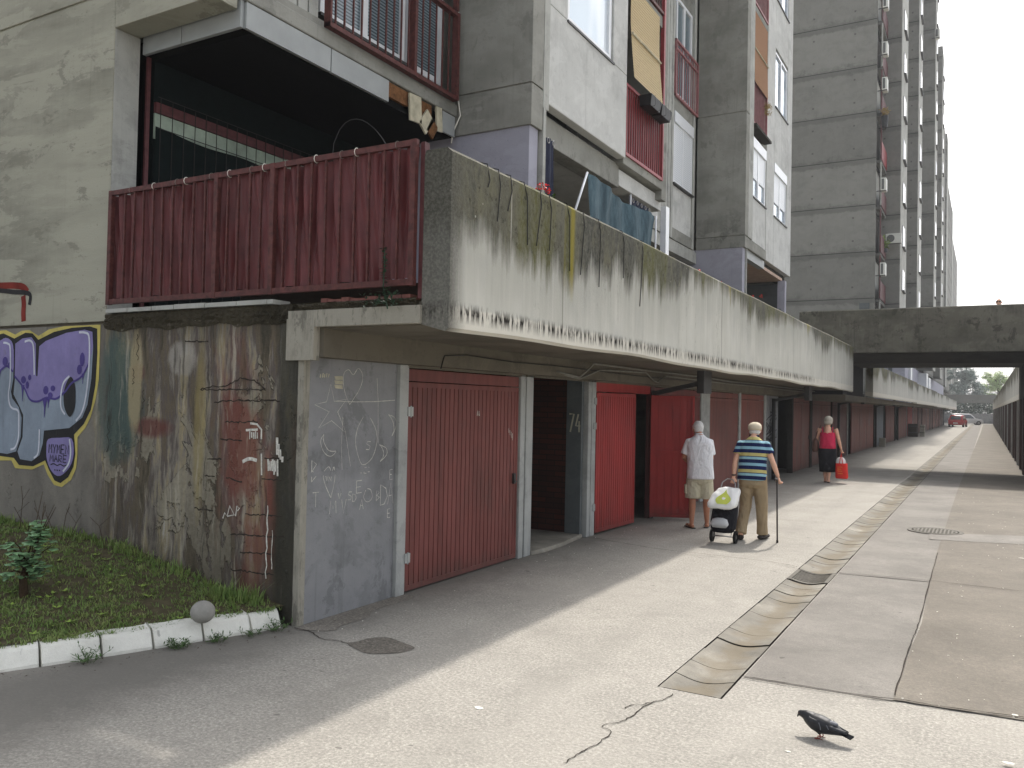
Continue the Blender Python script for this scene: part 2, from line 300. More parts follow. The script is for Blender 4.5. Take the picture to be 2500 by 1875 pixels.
def asphalt(name, base, speck, coarse=55, patch=.25, warm=None):
    m = Mt(name, .9, .25); c = lin(base)
    n1 = m.noise((1, 1, 1), coarse, 3, .75); n2 = m.noise((1, 1, 1), 1.1, 5, .6); n3 = m.noise((1, 1, 1), 11, 4, .7)
    v = m.f('ADD', m.f('MULTIPLY', m.f('SUBTRACT', n1, .5), speck), m.f('MULTIPLY', m.f('SUBTRACT', n2, .5), patch)); v = m.f('ADD', v, m.f('MULTIPLY', m.f('SUBTRACT', n3, .5), .35))
    v = m.f('ADD', v, .5, cl=True)
    col = m.ramp(v, [(0, tuple(q * .5 for q in c)), (.35, tuple(q * .86 for q in c)), (.5, c), (.75, tuple(min(1, q * 1.35) for q in c)), (1, tuple(min(1, q * 1.9) for q in c))])
    vs = m.vor(scale=coarse * 1.1); col = m.mix(m.mr(vs, .1, .22, .35, 0), col, tuple(min(1, q * 1.8) for q in c))
    st = m.mr(m.noise(scale=.45, detail=5, dist=.6), .56, .72, 0, .4); col = m.mix(st, col, tuple(q * .68 for q in c))
    nn_ = m.noise(scale=1.7, detail=7, rough=.75, dist=.4); col = m.mix(m.mr(nn_, .54, .6, 0, .3), col, tuple(q * .78 for q in c)); col = m.mix(m.mr(m.noise(scale=.8, detail=6, dist=.8), .53, .56, 0, .22), col, tuple(min(1, q * 1.2) for q in c))
    sp_ = m.mr(m.noise(scale=6.5, detail=2), .72, .745, 0, .75); col = m.mix(sp_, col, tuple(q * .45 for q in c))
    if name == 'asphalt':
        wl = m.mr(m.f('ADD', m.x, m.f('MULTIPLY', m.f('SUBTRACT', nn_, .5), 1.1)), -4.75, -4.25, .75, 0); col = m.mix(m.f('MULTIPLY', wl, m.mr(m.x, -6, -5.3)), col, tuple(q * .48 for q in c))
        for xx in (-3.4, -2.35): col = m.mix(m.f('MULTIPLY', m.mr(m.f('ABSOLUTE', m.f('SUBTRACT', m.f('ADD', m.x, m.f('MULTIPLY', nn_, .3)), xx)), .05, .22, .28, 0), m.mr(m.noise((1, .15, 1), 2.0, 4), .4, .6)), col, tuple(q * .7 for q in c))
    m.color(col); m.bump(m.f('ADD', n1, m.f('MULTIPLY', n3, .7)), .6, .006); m.roughness(m.mr(n1, .3, .7, .75, .98))
    MATS[name] = m.m
asphalt('asphalt', (152, 148, 140), 1.8, 48, .4)
asphalt('asphalt_smooth', (124, 120, 114), 1.0, 70, .8)
asphalt('asphalt_brown', (114, 108, 99), 1.2, 60, .8)
asphalt('asphalt_patch', (108, 103, 95), 2.6, 42, .5)
asphalt('channel_concrete', (128, 124, 115), .6, 60, 1.8)
_m = MATS['channel_concrete']; _t = _m.node_tree; _b = _t.nodes['Principled BSDF']; _src = _b.inputs['Base Color'].links[0].from_socket
_g = _t.nodes.new('ShaderNodeNewGeometry'); _x = _t.nodes.new('ShaderNodeSeparateXYZ'); _t.links.new(_g.outputs['Position'], _x.inputs[0]); _n = _t.nodes.new('ShaderNodeTexNoise'); _t.links.new(_g.outputs['Position'], _n.inputs['Vector']); _n.inputs['Scale'].default_value = 3.2; _n.inputs['Detail'].default_value = 7
_d = _t.nodes.new('ShaderNodeMath'); _d.operation = 'SUBTRACT'; _t.links.new(_x.outputs[0], _d.inputs[0]); _d.inputs[1].default_value = -1.63; _a = _t.nodes.new('ShaderNodeMath'); _a.operation = 'ABSOLUTE'; _t.links.new(_d.outputs[0], _a.inputs[0])
_s = _t.nodes.new('ShaderNodeMath'); _s.operation = 'MULTIPLY_ADD'; _t.links.new(_n.outputs[0], _s.inputs[0]); _s.inputs[1].default_value = -.55; _t.links.new(_a.outputs[0], _s.inputs[2]); _r = _t.nodes.new('ShaderNodeMapRange'); _t.links.new(_s.outputs[0], _r.inputs[0])
for _i, _v in enumerate((-.24, -.13, .5, 0.)): _r.inputs[_i + 1].default_value = _v
_k = _t.nodes.new('ShaderNodeMix'); _k.data_type = 'RGBA'; _t.links.new(_r.outputs[0], _k.inputs[0]); _t.links.new(_src, _k.inputs[6]); _k.inputs[7].default_value = lin((118, 106, 84)) + (1,); _t.links.new(_k.outputs[2], _b.inputs['Base Color'])
asphalt('kerb_paint', (226, 225, 216), .12, 60, .12)
asphalt('wet_patch', (124, 119, 111), 2.0, 48, .5)

# brick
m = Mt('brick', .85, .2); br = m.t.nodes.new('ShaderNodeTexBrick')
cb = m.t.nodes.new('ShaderNodeCombineXYZ'); m.put(cb.inputs[0], m.f('ADD', m.x, m.y)); m.put(cb.inputs[1], m.z)
m.t.links.new(cb.outputs[0], br.inputs['Vector']); br.inputs['Scale'].default_value = 1; br.inputs['Brick Width'].default_value = .25; br.inputs['Row Height'].default_value = .075
br.inputs['Mortar Size'].default_value = .006; br.inputs['Color1'].default_value = lin((74, 40, 32)) + (1,); br.inputs['Color2'].default_value = lin((54, 34, 30)) + (1,); br.inputs['Mortar'].default_value = lin((34, 28, 26)) + (1,)
m.color(br.outputs[0]); MATS['brick'] = m.m

# garage doors: faded paint, dirt rising from the foot, scratches
def door_paint(name, rgb, dirt=.5, fade=.4):
    m = Mt(name, .5, .35); c = lin(rgb)
    st = m.noise((1, 1, .12), 9, 4, .65); n = m.noise((1, 1, .7), 1.6, 5, .6)
    v = m.f('ADD', m.f('MULTIPLY', m.f('SUBTRACT', st, .5), .8), m.f('MULTIPLY', m.f('SUBTRACT', n, .5), 1.1)); v = m.f('ADD', v, .5, cl=True)
    col = m.ramp(v, [(.1, tuple(q * (1 - dirt) for q in c)), (.5, c), (.95, tuple(min(1, q * (1 + fade) + .012) for q in c))])
    foot = m.mr(m.f('ADD', m.z, m.f('MULTIPLY', m.f('SUBTRACT', st, .5), .3)), .02, .22, .45, 0); col = m.mix(foot, col, lin((70, 62, 56)))
    sc_ = m.mr(m.noise((1, 1, .25), 26, 3, .7), .72, .76); col = m.mix(m.f('MULTIPLY', sc_, .45), col, lin((60, 44, 40)))
    m.color(col); m.roughness(m.mr(n, .3, .7, .42, .65)); m.bump(n, .25, .02)
    MATS[name] = m.m
door_paint('door_brickred', (114, 62, 57)); door_paint('door_red', (150, 46, 44), .4); door_paint('door_dark', (104, 54, 52))
door_paint('door_brown', (118, 74, 68)); door_paint('door_rust', (122, 74, 66), .6, .6); door_paint('door_grey', (104, 112, 120)); door_paint('door_maroon', (88, 48, 46), .6)
door_paint('door_darkbrown', (66, 46, 42), .6)  # darkest brown of the door paints

# grass
m = Mt('grass_blade', .6, .25)
m.color(m.ramp(m.noise((1, 1, .3), 7.0, 6, .85), [(.3, lin((150, 146, 100))), (.45, lin((128, 146, 82))), (.6, lin((104, 132, 70))), (.75, lin((152, 162, 104)))])); MATS['grass_blade'] = m.m
# shutters, cloth, striped shirt
m = Mt('shutter', .4, .4); fr = m.f('FRACT', m.f('MULTIPLY', m.z, 22)); m.color(m.mix(m.mr(fr, .0, .22, 1, 0), lin((222, 226, 230)), lin((150, 156, 164)))); MATS['shutter'] = m.m
m = Mt('blue_net', .8, .2); m.color(m.ramp(m.noise((1, 1, .3), 9, 5, .7), [(.3, lin((46, 66, 76))), (.55, lin((72, 94, 104))), (.8, lin((98, 120, 128)))])); m.bump(m.noise(scale=60), .5, .01); MATS['blue_net'] = m.m
m = Mt('striped_polo', .85, .15)
fr = m.f('FRACT', m.f('DIVIDE', m.f('ADD', m.oz, m.f('MULTIPLY', m.oy, .12)), .232))
m.color(m.ramp(fr, [(0, lin((196, 186, 122))), (.19, lin((30, 40, 84))), (.41, lin((140, 184, 202))), (.58, lin((28, 38, 78))), (.80, lin((150, 192, 206))), (.95, lin((30, 40, 80)))], 'CONSTANT')); m.bump(m.noise(v=m.O, k=(1, 1, .6), scale=5, detail=3, dist=1.5), .9, .05); MATS['striped_polo'] = m.m
# window glass: pale base colours paint in the sky reflection, gloss adds more
m = Mt('window_glass', .04, .9); m.color(m.mix(m.mr(m.noise((1, 1, 1), 1.4, 2), .4, .6), lin((120, 140, 158)), lin((196, 208, 216)))); m.b.inputs['Metallic'].default_value = .35; MATS['window_glass'] = m.m
m = Mt('sky_glass', .12, .8); m.color(m.mix(m.mr(m.noise((1, 1, .3), 1.2, 2), .4, .6), lin((196, 214, 228)), lin((232, 240, 246)))); MATS['sky_glass'] = m.m  # pale base stands for sky mirrored in the pane
m = Mt('blinds_glass', .15, .7); fr = m.f('FRACT', m.f('MULTIPLY', m.z, 26)); m.color(m.mix(m.mr(fr, .3, .6), lin((62, 76, 84)), lin((122, 138, 146)))); MATS['blinds_glass'] = m.m

# ------------------------------------------------------------------ mesh builder
class MB:
    def __init__(s): s.v = []; s.f = []
    def add(s, vs, fs):
        o = len(s.v); s.v += [tuple(v) for v in vs]; s.f += [tuple(i + o for i in f) for f in fs]; return s
    def box(s, x0, x1, y0, y1, z0, z1):
        return s.add([(x0, y0, z0), (x1, y0, z0), (x1, y1, z0), (x0, y1, z0), (x0, y0, z1), (x1, y0, z1), (x1, y1, z1), (x0, y1, z1)],
                     [(0, 3, 2, 1), (4, 5, 6, 7), (0, 1, 5, 4), (1, 2, 6, 5), (2, 3, 7, 6), (3, 0, 4, 7)])
    def quad(s, a, b, c, d): return s.add([a, b, c, d], [(0, 1, 2, 3)])
    def prism(s, pts, fn, t0, t1):      # pts 2D outline, fn(u, v, t) -> xyz
        n = len(pts); vs = [fn(u, v, t0) for u, v in pts] + [fn(u, v, t1) for u, v in pts]
        return s.add(vs, [tuple(range(n)), tuple(range(2 * n - 1, n - 1, -1))] + [(i, i + n, (i + 1) % n + n, (i + 1) % n) for i in range(n)])
    def obb(s, c, ax, ay, az_, hx, hy, hz):
        c, ax, ay, az_ = map(Vector, (c, ax, ay, az_)); vs = []
        for k in (-1, 1):
            for (i, j) in ((-1, -1), (1, -1), (1, 1), (-1, 1)): vs.append(c + ax * hx * i + ay * hy * j + az_ * hz * k)
        return s.add(vs, [(0, 3, 2, 1), (4, 5, 6, 7), (0, 1, 5, 4), (1, 2, 6, 5), (2, 3, 7, 6), (3, 0, 4, 7)])
    def tube(s, pts, rad, n=8, flat=1.0):
        P = [Vector(p) for p in pts]; k = len(P); rad = rad if isinstance(rad, (list, tuple)) else [rad] * k; vs = []
        up = Vector((0, 0, 1)); u = None
        for i, p in enumerate(P):
            t = (P[min(i + 1, k - 1)] - P[max(i - 1, 0)]).normalized()
            if u is None:
                u = t.cross(up); u = u if u.length > .05 else t.cross(Vector((1, 0, 0)))
            u = (u - t * u.dot(t)).normalized(); w_ = t.cross(u)
            for j in range(n):
                a = 2 * math.pi * j / n; vs.append(p + u * math.cos(a) * rad[i] + w_ * math.sin(a) * rad[i] * flat)
        fs = [(i * n + j, i * n + (j + 1) % n, (i + 1) * n + (j + 1) % n, (i + 1) * n + j) for i in range(k - 1) for j in range(n)]
        return s.add(vs, fs + [tuple(range(n - 1, -1, -1)), tuple(range((k - 1) * n, k * n))])
    def rings(s, rs, n=18, p=2.0):      # horizontal super-ellipse rings (cx, cy, z, rx, ry)
        vs = []
        for (cx, cy, z, rx, ry) in rs:
            for j in range(n):
                a = 2 * math.pi * j / n; ca, sa = math.cos(a), math.sin(a)
                vs.append((cx + rx * math.copysign(abs(ca) ** (2 / p), ca), cy + ry * math.copysign(abs(sa) ** (2 / p), sa), z))
        k = len(rs)
        fs = [(i * n + j, i * n + (j + 1) % n, (i + 1) * n + (j + 1) % n, (i + 1) * n + j) for i in range(k - 1) for j in range(n)]
        return s.add(vs, fs + [tuple(range(n - 1, -1, -1)), tuple(range((k - 1) * n, k * n))])
    def ell(s, c, r, n=14, m_=9):
        c = Vector(c); r = (r, r, r) if not isinstance(r, tuple) else r; vs = []
        for i in range(1, m_):
            th = math.pi * i / m_
            for j in range(n):
                a = 2 * math.pi * j / n; vs.append((c.x + r[0] * math.sin(th) * math.cos(a), c.y + r[1] * math.sin(th) * math.sin(a), c.z - r[2] * math.cos(th)))
        o = len(vs); vs += [(c.x, c.y, c.z - r[2]), (c.x, c.y, c.z + r[2])]
        fs = [(i * n + j, i * n + (j + 1) % n, (i + 1) * n + (j + 1) % n, (i + 1) * n + j) for i in range(m_ - 2) for j in range(n)]
        fs += [(o, (j + 1) % n, j) for j in range(n)] + [(o + 1, (m_ - 2) * n + j, (m_ - 2) * n + (j + 1) % n) for j in range(n)]
        return s.add(vs, fs)
    def sheet(s, fn, nu, nv):
        vs = [fn(i / nu, j / nv) for i in range(nu + 1) for j in range(nv + 1)]
        return s.add(vs, [(i * (nv + 1) + j, (i + 1) * (nv + 1) + j, (i + 1) * (nv + 1) + j + 1, i * (nv + 1) + j + 1) for i in range(nu) for j in range(nv)])
    def leaf(s, p, d, L, W, nrm):
        p, d, nrm = Vector(p), Vector(d).normalized(), Vector(nrm); sd = d.cross(nrm)
        sd = sd.normalized() if sd.length > 1e-3 else Vector((1, 0, 0))
        return s.add([p, p + d * L * .5 + sd * W * .5, p + d * L, p + d * L * .5 - sd * W * .5], [(0, 1, 2, 3)])
    def build(s, name, mat, parent=None, smooth=False, mods=None, at=(0, 0, 0)):
        o0 = Vector(at)
        p = parent
        while p is not None: o0 = o0 + p.location; p = p.parent
        me = bpy.data.meshes.new(name); me.from_pydata([tuple(Vector(v) - o0) for v in s.v], [], s.f); me.update()
        me.materials.append(MATS[mat] if isinstance(mat, str) else mat)
        if smooth: me.polygons.foreach_set('use_smooth', [True] * len(me.polygons))
        o = bpy.data.objects.new(name, me); COL.objects.link(o); o.location = at
        if parent: o.parent = parent
        return o
    def local(s, name, mat, parent=None, smooth=False):        # vertices are already in the parent's own space
        me = bpy.data.meshes.new(name); me.from_pydata(s.v, [], s.f); me.update(); me.materials.append(MATS[mat])
        if smooth: me.polygons.foreach_set('use_smooth', [True] * len(me.polygons))
        o = bpy.data.objects.new(name, me); COL.objects.link(o); o.parent = parent; return o
def merge(o, size, smooth=2):
    r = o.modifiers.new('merge', 'REMESH'); r.mode = 'VOXEL'; r.voxel_size = size; r.use_smooth_shade = True
    if smooth: q = o.modifiers.new('soften', 'SMOOTH'); q.factor = .5; q.iterations = smooth
    return o
def bevel(o, wd=.01, seg=2):
    b = o.modifiers.new('edge', 'BEVEL'); b.width = wd; b.segments = seg; b.limit_method = 'ANGLE'; b.angle_limit = R(40); return o
def tag(o, label, cat, group=None):
    o['label'] = label; o['category'] = cat
    if group: o['group'] = group
    return o
def thing(name, label, cat, loc=(0, 0, 0), group=None, rz=0):
    o = bpy.data.objects.new(name, None); COL.objects.link(o); o.location = loc; o.rotation_euler.z = rz; o.empty_display_size = .2
    return tag(o, label, cat, group)
def struct(o, kind='structure'): o['kind'] = kind; return o
def clone(o, parent=None):
    c = o.copy(); COL.objects.link(c); c.parent = parent
    for ch in list(o.children): clone(ch, c)
    return c
def B(*a): return MB().box(*a)
def wallY(y): return lambda u, v, t: (u, y - t, v)          # paint laid on a wall that faces -Y
def wallX(x): return lambda u, v, t: (x + t, u, v)          # paint laid on a wall that faces +X
def ground_(u, v, t): return (u, v, t)
def stroke(mb, pts, wd, fn, t, closed=False, jit=0):
    P = [Vector((a + rnd.uniform(-jit, jit), b + rnd.uniform(-jit, jit))) for a, b in pts]
    if closed: P.append(P[0].copy())
    L, Rr = [], []
    for i, p in enumerate(P):
        d = P[min(i + 1, len(P) - 1)] - P[max(i - 1, 0)]
        if closed and i in (0, len(P) - 1): d = P[1] - P[-2]
        d = d.normalized() if d.length > 1e-9 else Vector((1, 0)); n = Vector((-d.y, d.x)); w_ = wd * (.5 if not jit else rnd.uniform(.3, .7))
        L.append(p + n * w_); Rr.append(p - n * w_)
    for i in range(len(P) - 1):
        mb.quad(fn(*L[i], t), fn(*L[i + 1], t), fn(*Rr[i + 1], t), fn(*Rr[i], t))
    return mb
def spline(pts, k=6, closed=False):
    P = [Vector(p) for p in pts]; n = len(P); out = []
    for i in range(n if closed else n - 1):
        g = (lambda j: P[j % n]) if closed else (lambda j: P[max(0, min(n - 1, j))])
        a, b, c, d = g(i - 1), g(i), g(i + 1), g(i + 2)
        for q in range(k):
            t = q / k; out.append(tuple(.5 * ((2 * b) + (c - a) * t + (2 * a - 5 * b + 4 * c - d) * t * t + (3 * b - a - 3 * c + d) * t ** 3)))
    if not closed: out.append(tuple(P[-1]))
    return out
def poly(mb, pts, fn, t):
    n = len(mb.v); mb.v += [fn(a, b, t) for a, b in pts]; mb.f.append(tuple(range(n, n + len(pts)))); return mb

# ================================================================== THE SETTING
DX0, DX1, DY0, DY1 = -1.87, -1.44, 5.30, 146.0
g = MB()
for (a, b, c, d) in ((-400, DX0, -300, 900), (DX1, 400, -300, 900), (DX0, DX1, -300, DY0), (DX0, DX1, DY1, 900)):
    g.quad((a, c, 0), (b, c, 0), (b, d, 0), (a, d, 0))
struct(g.build('ground', 'asphalt'))
g = MB(); g.quad((DX1 + .01, 5.80, .004), (-.5, 5.86, .004), (-.5, 10.1, .004), (DX1 + .01, 10.0, .004)); g.quad((DX1 + .01, 10.03, .004), (-.5, 10.12, .004), (-.5, 146, .004), (DX1 + .01, 146, .004))
struct(g.build('pavement', 'asphalt_smooth'))
e = [(-.50, 5.87), (-.49, 7.3), (-.47, 8.1), (-.51, 10.1), (-.54, 12.2), (-.56, 22), (-.5, 45), (-.36, 88), (-.3, 146)]
g = MB()
for (a, b) in zip(e[:-1], e[1:]): g.quad((a[0], a[1], .008), (1.2, a[1] + .12, .008), (1.2, b[1] + .12, .008), (b[0], b[1], .008))
struct(g.build('road', 'asphalt_brown'))
g = MB(); poly(g, [(-.72, 13.99), (-.18, 14.4), (.3, 14.62), (1.0, 14.9), (1.0, 13.95), (.48, 13.76), (-.17, 13.54), (-.69, 13.43)], ground_, .012)
struct(g.build('road_patch', 'asphalt_smooth'))
g = MB(); poly(g, spline([(-4.19, 4.92), (-4.16, 4.98), (-4.14, 5.12), (-4.03, 5.21), (-3.87, 5.17), (-3.7, 5.11), (-3.70, 4.99), (-3.74, 4.92), (-3.89, 4.81), (-4.05, 4.85)], 4, True), ground_, .004)
struct(g.build('road_patch', 'asphalt_patch'))
g = MB(); poly(g, spline([(-4.8, 5.01), (-4.82, 5.39), (-4.82, 5.88), (-4.8, 6.4), (-4.64, 6.38), (-4.66, 5.84), (-4.55, 5.59), (-4.56, 5.28), (-4.51, 5.13), (-4.66, 5.03)], 4, True), ground_, .0035)
struct(g.build('road_stain', 'wet_patch'))
g = MB()
for pts, wd, j in (([(-1.73, 5.22), (-1.74, 5.07), (-1.8, 4.98), (-1.81, 4.74), (-1.84, 4.58), (-1.91, 4.48), (-1.83, 4.42), (-1.82, 4.29), (-1.84, 4.11), (-1.86, 4.02), (-1.87, 3.91)], .007, .009),
                ([(-1.8, 4.98), (-1.84, 4.91), (-1.89, 4.87), (-1.89, 4.8)], .006, .008),
                ([(-4.83, 5.01), (-4.64, 5.0), (-4.43, 4.9), (-4.3, 4.93), (-4.18, 4.92)], .009, .006)):
    stroke(g, spline(pts, 5), wd, ground_, .005, jit=j)
for pts, wd in (([(-4.84, 10.63), (-4.21, 10.42), (-3.6, 10.27), (-2.9, 10.26), (-2.2, 10.22), (-1.89, 10.1)], .011), ([(-1.42, 10.01), (-.75, 10.13), (-.13, 10.14), (.5, 10.14), (1, 10.15)], .011),
                ([(-1.44, 5.78), (-1.13, 5.8), (-.65, 5.83), (-.45, 5.88), (-.28, 5.88), (0, 5.92), (.3, 5.97), (1, 6.05)], .012), ([(-.53, 12.2), (-.51, 10.1), (-.49, 8.14), (-.5, 7.3), (-.5, 5.95)], .008)):
    stroke(g, spline(pts, 8), wd, ground_, .016, jit=.004)
struct(g.build('road_joints', 'crack'))

# grass bank beside the kerb
KB = [(-5.77, 2.9), (-5.55, 3.37), (-5.40, 3.72), (-5.27, 4.04), (-5.14, 4.38), (-5.0, 4.72), (-4.93, 4.97)]
def bank_z(x, y):
    kx = -4.90 - (4.97 - y) * .415; d = max(0, kx - x); tt = max(0, min(1, (y - 1) / 4.1))
    return .12 + min(.36, d * .14 * (.35 + .65 * tt)) + .012 * math.sin(x * 3.1 + y * 2) + .01 * math.sin(x * 7 - y * 5)
g = MB(); g.sheet(lambda u, v: ((-4.95 - (5.12 - (-3 + 8.12 * v)) * .415) - 8 * u * u - .0 , -3 + 8.12 * v, bank_z((-4.95 - (5.12 - (-3 + 8.12 * v)) * .415) - 8 * u * u, -3 + 8.12 * v)), 60, 60)
struct(g.build('grass_bank', 'soil', smooth=True))
g = MB(); rg = random.Random(3)
def tuft(g, x, y, z, hgt, n, lean=.6, wd=.006, r=rg):
    for k in range(n):
        a = r.uniform(0, 6.28); h = hgt * r.uniform(.5, 1.15); l = lean * h * r.uniform(.2, 1.2); w2 = wd * r.uniform(.6, 1.3)
        dx, dy = math.cos(a), math.sin(a); bx, by = x + r.uniform(-.02, .02), y + r.uniform(-.02, .02); px, py = -dy * w2, dx * w2
        g.add([(bx - px, by - py, z - .01), (bx + px, by + py, z - .01), (bx + dx * l * .45 + px * .7, by + dy * l * .45 + py * .7, z + h * .65), (bx + dx * l * .45 - px * .7, by + dy * l * .45 - py * .7, z + h * .65), (bx + dx * l, by + dy * l, z + h)],
              [(0, 1, 2, 3), (3, 2, 4)])
for i in range(15000):
    y = rg.uniform(1.6, 5.0); kx = -4.97 - (4.97 - y) * .415; x = kx - abs(rg.random() ** 1.35) * 5.2
    dens = math.sin(x * 4.3 + 1) * math.sin(y * 5.1 + x * 2) + rg.uniform(-.6, 1.1)
    if dens < -.25: continue
    tuft(g, x, y, bank_z(x, y), rg.uniform(.012, .036), 5, 1.5, .0035)
for i in range(330):
    x = rg.uniform(-9.4, -5.1); tuft(g, x, 5.0 - rg.random() ** 2 * .14, bank_z(x, 5.0), rg.uniform(.03, .10), 5, .8, .004)
for i in range(26): tuft(g, rg.uniform(-5.6, -5.15), rg.uniform(4.72, 4.98), .13, rg.uniform(.1, .24), 9, .8, .004)
o = g.build('grass', 'grass_blade'); tag(o, 'short patchy green and straw grass on the bank below the graffiti wall', 'grass'); o['kind'] = 'stuff'

# ================================================================== DRAIN, KERB
ch = thing('drain_channel', 'shallow concrete drainage channel of curved slabs running down the street', 'gutter', ((DX0 + DX1) / 2, DY0, 0))
g = MB(); y = DY0; rg = random.Random(5); nsl = 0
def chan_z(u): return .002 - .03 * math.sin(math.pi * u) ** 1.3
skip = (9.36, 10.05)
while y < DY1:
    L = .345 if y < 60 else 3.4
    y1 = min(y + L, DY1)
    if y < skip[1] and y1 > skip[0]:
        if y < skip[0] - .05: y1 = skip[0] - .01
        else: y = skip[1] + .01; continue
    a, b = y + .005, y1 - .005; dz = rg.uniform(-.006, .004); tl = rg.uniform(-.01, .01)
    g.sheet(lambda u, v: (DX0 + .012 + (DX1 - DX0 - .024) * u, a + (b - a) * v + tl * (u - .5) - .028 * math.sin(math.pi * u) * (1 if y > 5.4 or v > .5 else 1.6), chan_z(u) + dz), 12, 1)
    nsl += 1
    if nsl <= 60: g.build('slab', 'channel_concrete', ch); g = MB()
    y = y1
struct(g.build('slabs', 'channel_concrete', ch), 'stuff')
g = MB(); g.sheet(lambda u, v: (DX0 + (DX1 - DX0) * u, DY0 - .09 + (DY1 - DY0 + .09) * v, -.012 + (chan_z(u) - .012)), 12, 4)
g.sheet(lambda u, v: (DX0 + (DX1 - DX0) * u, DY0 + .01 * v, -.06 * (1 - v)), 2, 1)
g.build('joint_bed', 'crack', ch)
gr = thing('drain_grate', 'slotted iron grate set across the drainage channel', 'drain grate', (-1.655, 9.7, 0))
g = MB()
for x0, x1 in ((-1.865, -1.825), (-1.485, -1.445)): g.box(x0, x1, 9.40, 10.02, -.03, .004)
for y0, y1 in ((9.40, 9.44), (9.98, 10.02)):
    g.sheet(lambda u, v: (-1.825 + .34 * u, y0 + (y1 - y0) * v, -.03 * math.sin(math.pi * u) + .003), 8, 1)
g.build('frame', 'iron', gr)
g = MB()
for k in range(9):
    yy = 9.475 + k * .058
    P = [(-1.825 + .34 * u / 8, -.03 * math.sin(math.pi * u / 8) - .004) for u in range(9)]
    for (xa, za), (xb, zb) in zip(P[:-1], P[1:]): g.add([(xa, yy, za), (xb, yy, zb), (xb, yy + .03, zb), (xa, yy + .03, za), (xa, yy, za - .03), (xb, yy, zb - .03), (xb, yy + .03, zb - .03), (xa, yy + .03, za - .03)], [(0, 1, 2, 3), (0, 4, 5, 1), (3, 2, 6, 7)])
g.build('bars', 'iron', gr)
B(-1.86, -1.45, 9.38, 10.03, -.12, -.075).build('pit', 'void_shade', gr)
mh = thing('manhole_cover', 'round iron manhole cover in the paving right of the channel', 'manhole cover', (-.66, 14.40, .016))
g = MB(); g.rings([(-.66, 14.40, .010, .39, .39), (-.66, 14.40, .017, .39, .39), (-.66, 14.40, .017, .33, .33), (-.66, 14.4, .010, .33, .33)], 40); g.build('rim', 'iron', mh)
g = MB(); g.rings([(-.66, 14.40, .009, .31, .31), (-.66, 14.40, .019, .31, .31)], 40)
for i in range(-5, 6):
    for j in range(-5, 6):
        if i * i + j * j < 27: g.box(-.66 + i * .052 - .014, -.66 + i * .052 + .014, 14.40 + j * .052 - .014, 14.40 + j * .052 + .014, .019, .023)
g.build('lid', 'iron', mh)

klab = ['white painted kerb stone at the left edge of the photo', 'second white kerb stone from the left, below the shrub', 'third white kerb stone from the left with a weed clump at its right joint', 'white kerb stone just left of the one carrying the stone ball', 'white kerb stone with the grey stone ball on it', 'greyish end kerb stone touching the stained wall corner']
for k in range(6):
    (xa, ya), (xb, yb) = KB[k], KB[k + 1]; d = Vector((xb - xa, yb - ya, 0)); L = d.length; d.normalize(); nn = Vector((-d.y, d.x, 0))
    g = MB(); prof = [(-.01, -.05), (-.01, .02), (.045, .115), (.07, .132), (.19, .14), (.2, .12), (.2, -.05)]; m0, m1 = .008, L - .008
    vs = [];
    for s_ in (m0, m0 + (m1 - m0) * .33, m0 + (m1 - m0) * .66, m1):
        for (q, z) in prof: vs.append(Vector((xa, ya, z + rg.uniform(-.004, .004))) + d * s_ + nn * (q + rg.uniform(-.004, .004)))
    n = len(prof); g.add(vs, [(i * n + j, (i + 1) * n + j, (i + 1) * n + j + 1, i * n + j + 1) for i in range(3) for j in range(n - 1)] + [tuple(range(n - 1, -1, -1)), tuple(range(3 * n, 4 * n))])
    o = bevel(g.build('kerb_stone', 'kerb_paint', at=(xa, ya, 0)), .008); tag(o, klab[k], 'kerb stone', 'white painted kerb stones along the grass')
g = MB(); g.ell((-5.13, 4.36, .222), (.09, .09, .084), 32, 20)
o = g.build('stone_ball', 'ball_stone', at=(-5.12, 4.38, .14), smooth=True); tag(o, 'grey stone ball resting on the white kerb', 'stone ball')
for (x, y, n, lab, hh) in ((-5.36, 3.60, 16, 'broad leaved weed clump at the kerb foot left of centre', .13), (-5.13, 4.16, 26, 'low bushy weed clump spreading at the foot of the kerb below the stone ball', .09), (-5.02, 4.42, 16, 'small weed clump at the kerb foot right of the ball', .08),
                        (-4.93, 4.66, 12, 'thin weed sprig by the second last kerb joint', .07), (-4.88, 4.88, 16, 'grassy weed clump in front of the last kerb stone', .12)):
    g = MB(); r2 = random.Random(n)
    for k in range(n):
        a = r2.uniform(0, 6.28); tl = hh * r2.uniform(.5, 1.2); dd = Vector((math.cos(a) * .8, math.sin(a) * .8, r2.uniform(.3, 1.2))).normalized(); p0 = Vector((x + r2.uniform(-.05, .05), y + r2.uniform(-.05, .05), 0))
        g.tube([p0, p0 + dd * tl], .0015, 3)
        for q in range(7): g.leaf(p0 + dd * tl * (.3 + q * .12), (r2.uniform(-1, 1), r2.uniform(-1, 1), r2.uniform(0, .8)), r2.uniform(.02, .045), .011, (r2.uniform(-.4, .4), r2.uniform(-.4, .4), 1))
    tag(g.build('weed', 'leaf', at=(x, y, 0)), lab, 'weed', 'weeds at the kerb foot')
lit = [(-.91, 4.69, .022, 'white pebble of litter near the pigeon'), (.17, 5.96, .03, 'pale scrap of litter by the paving joint at the right edge'), (.41, 12.4, .04, 'white scrap of paper on the brown asphalt far right'), (.12, 5.13, .04, 'pale smear of paper at the lower right corner'), (-2.65, 4.33, .05, 'small pale flake standing for a sunlit spot on the asphalt at lower centre')]  # the last flake paints in a sunlit spot
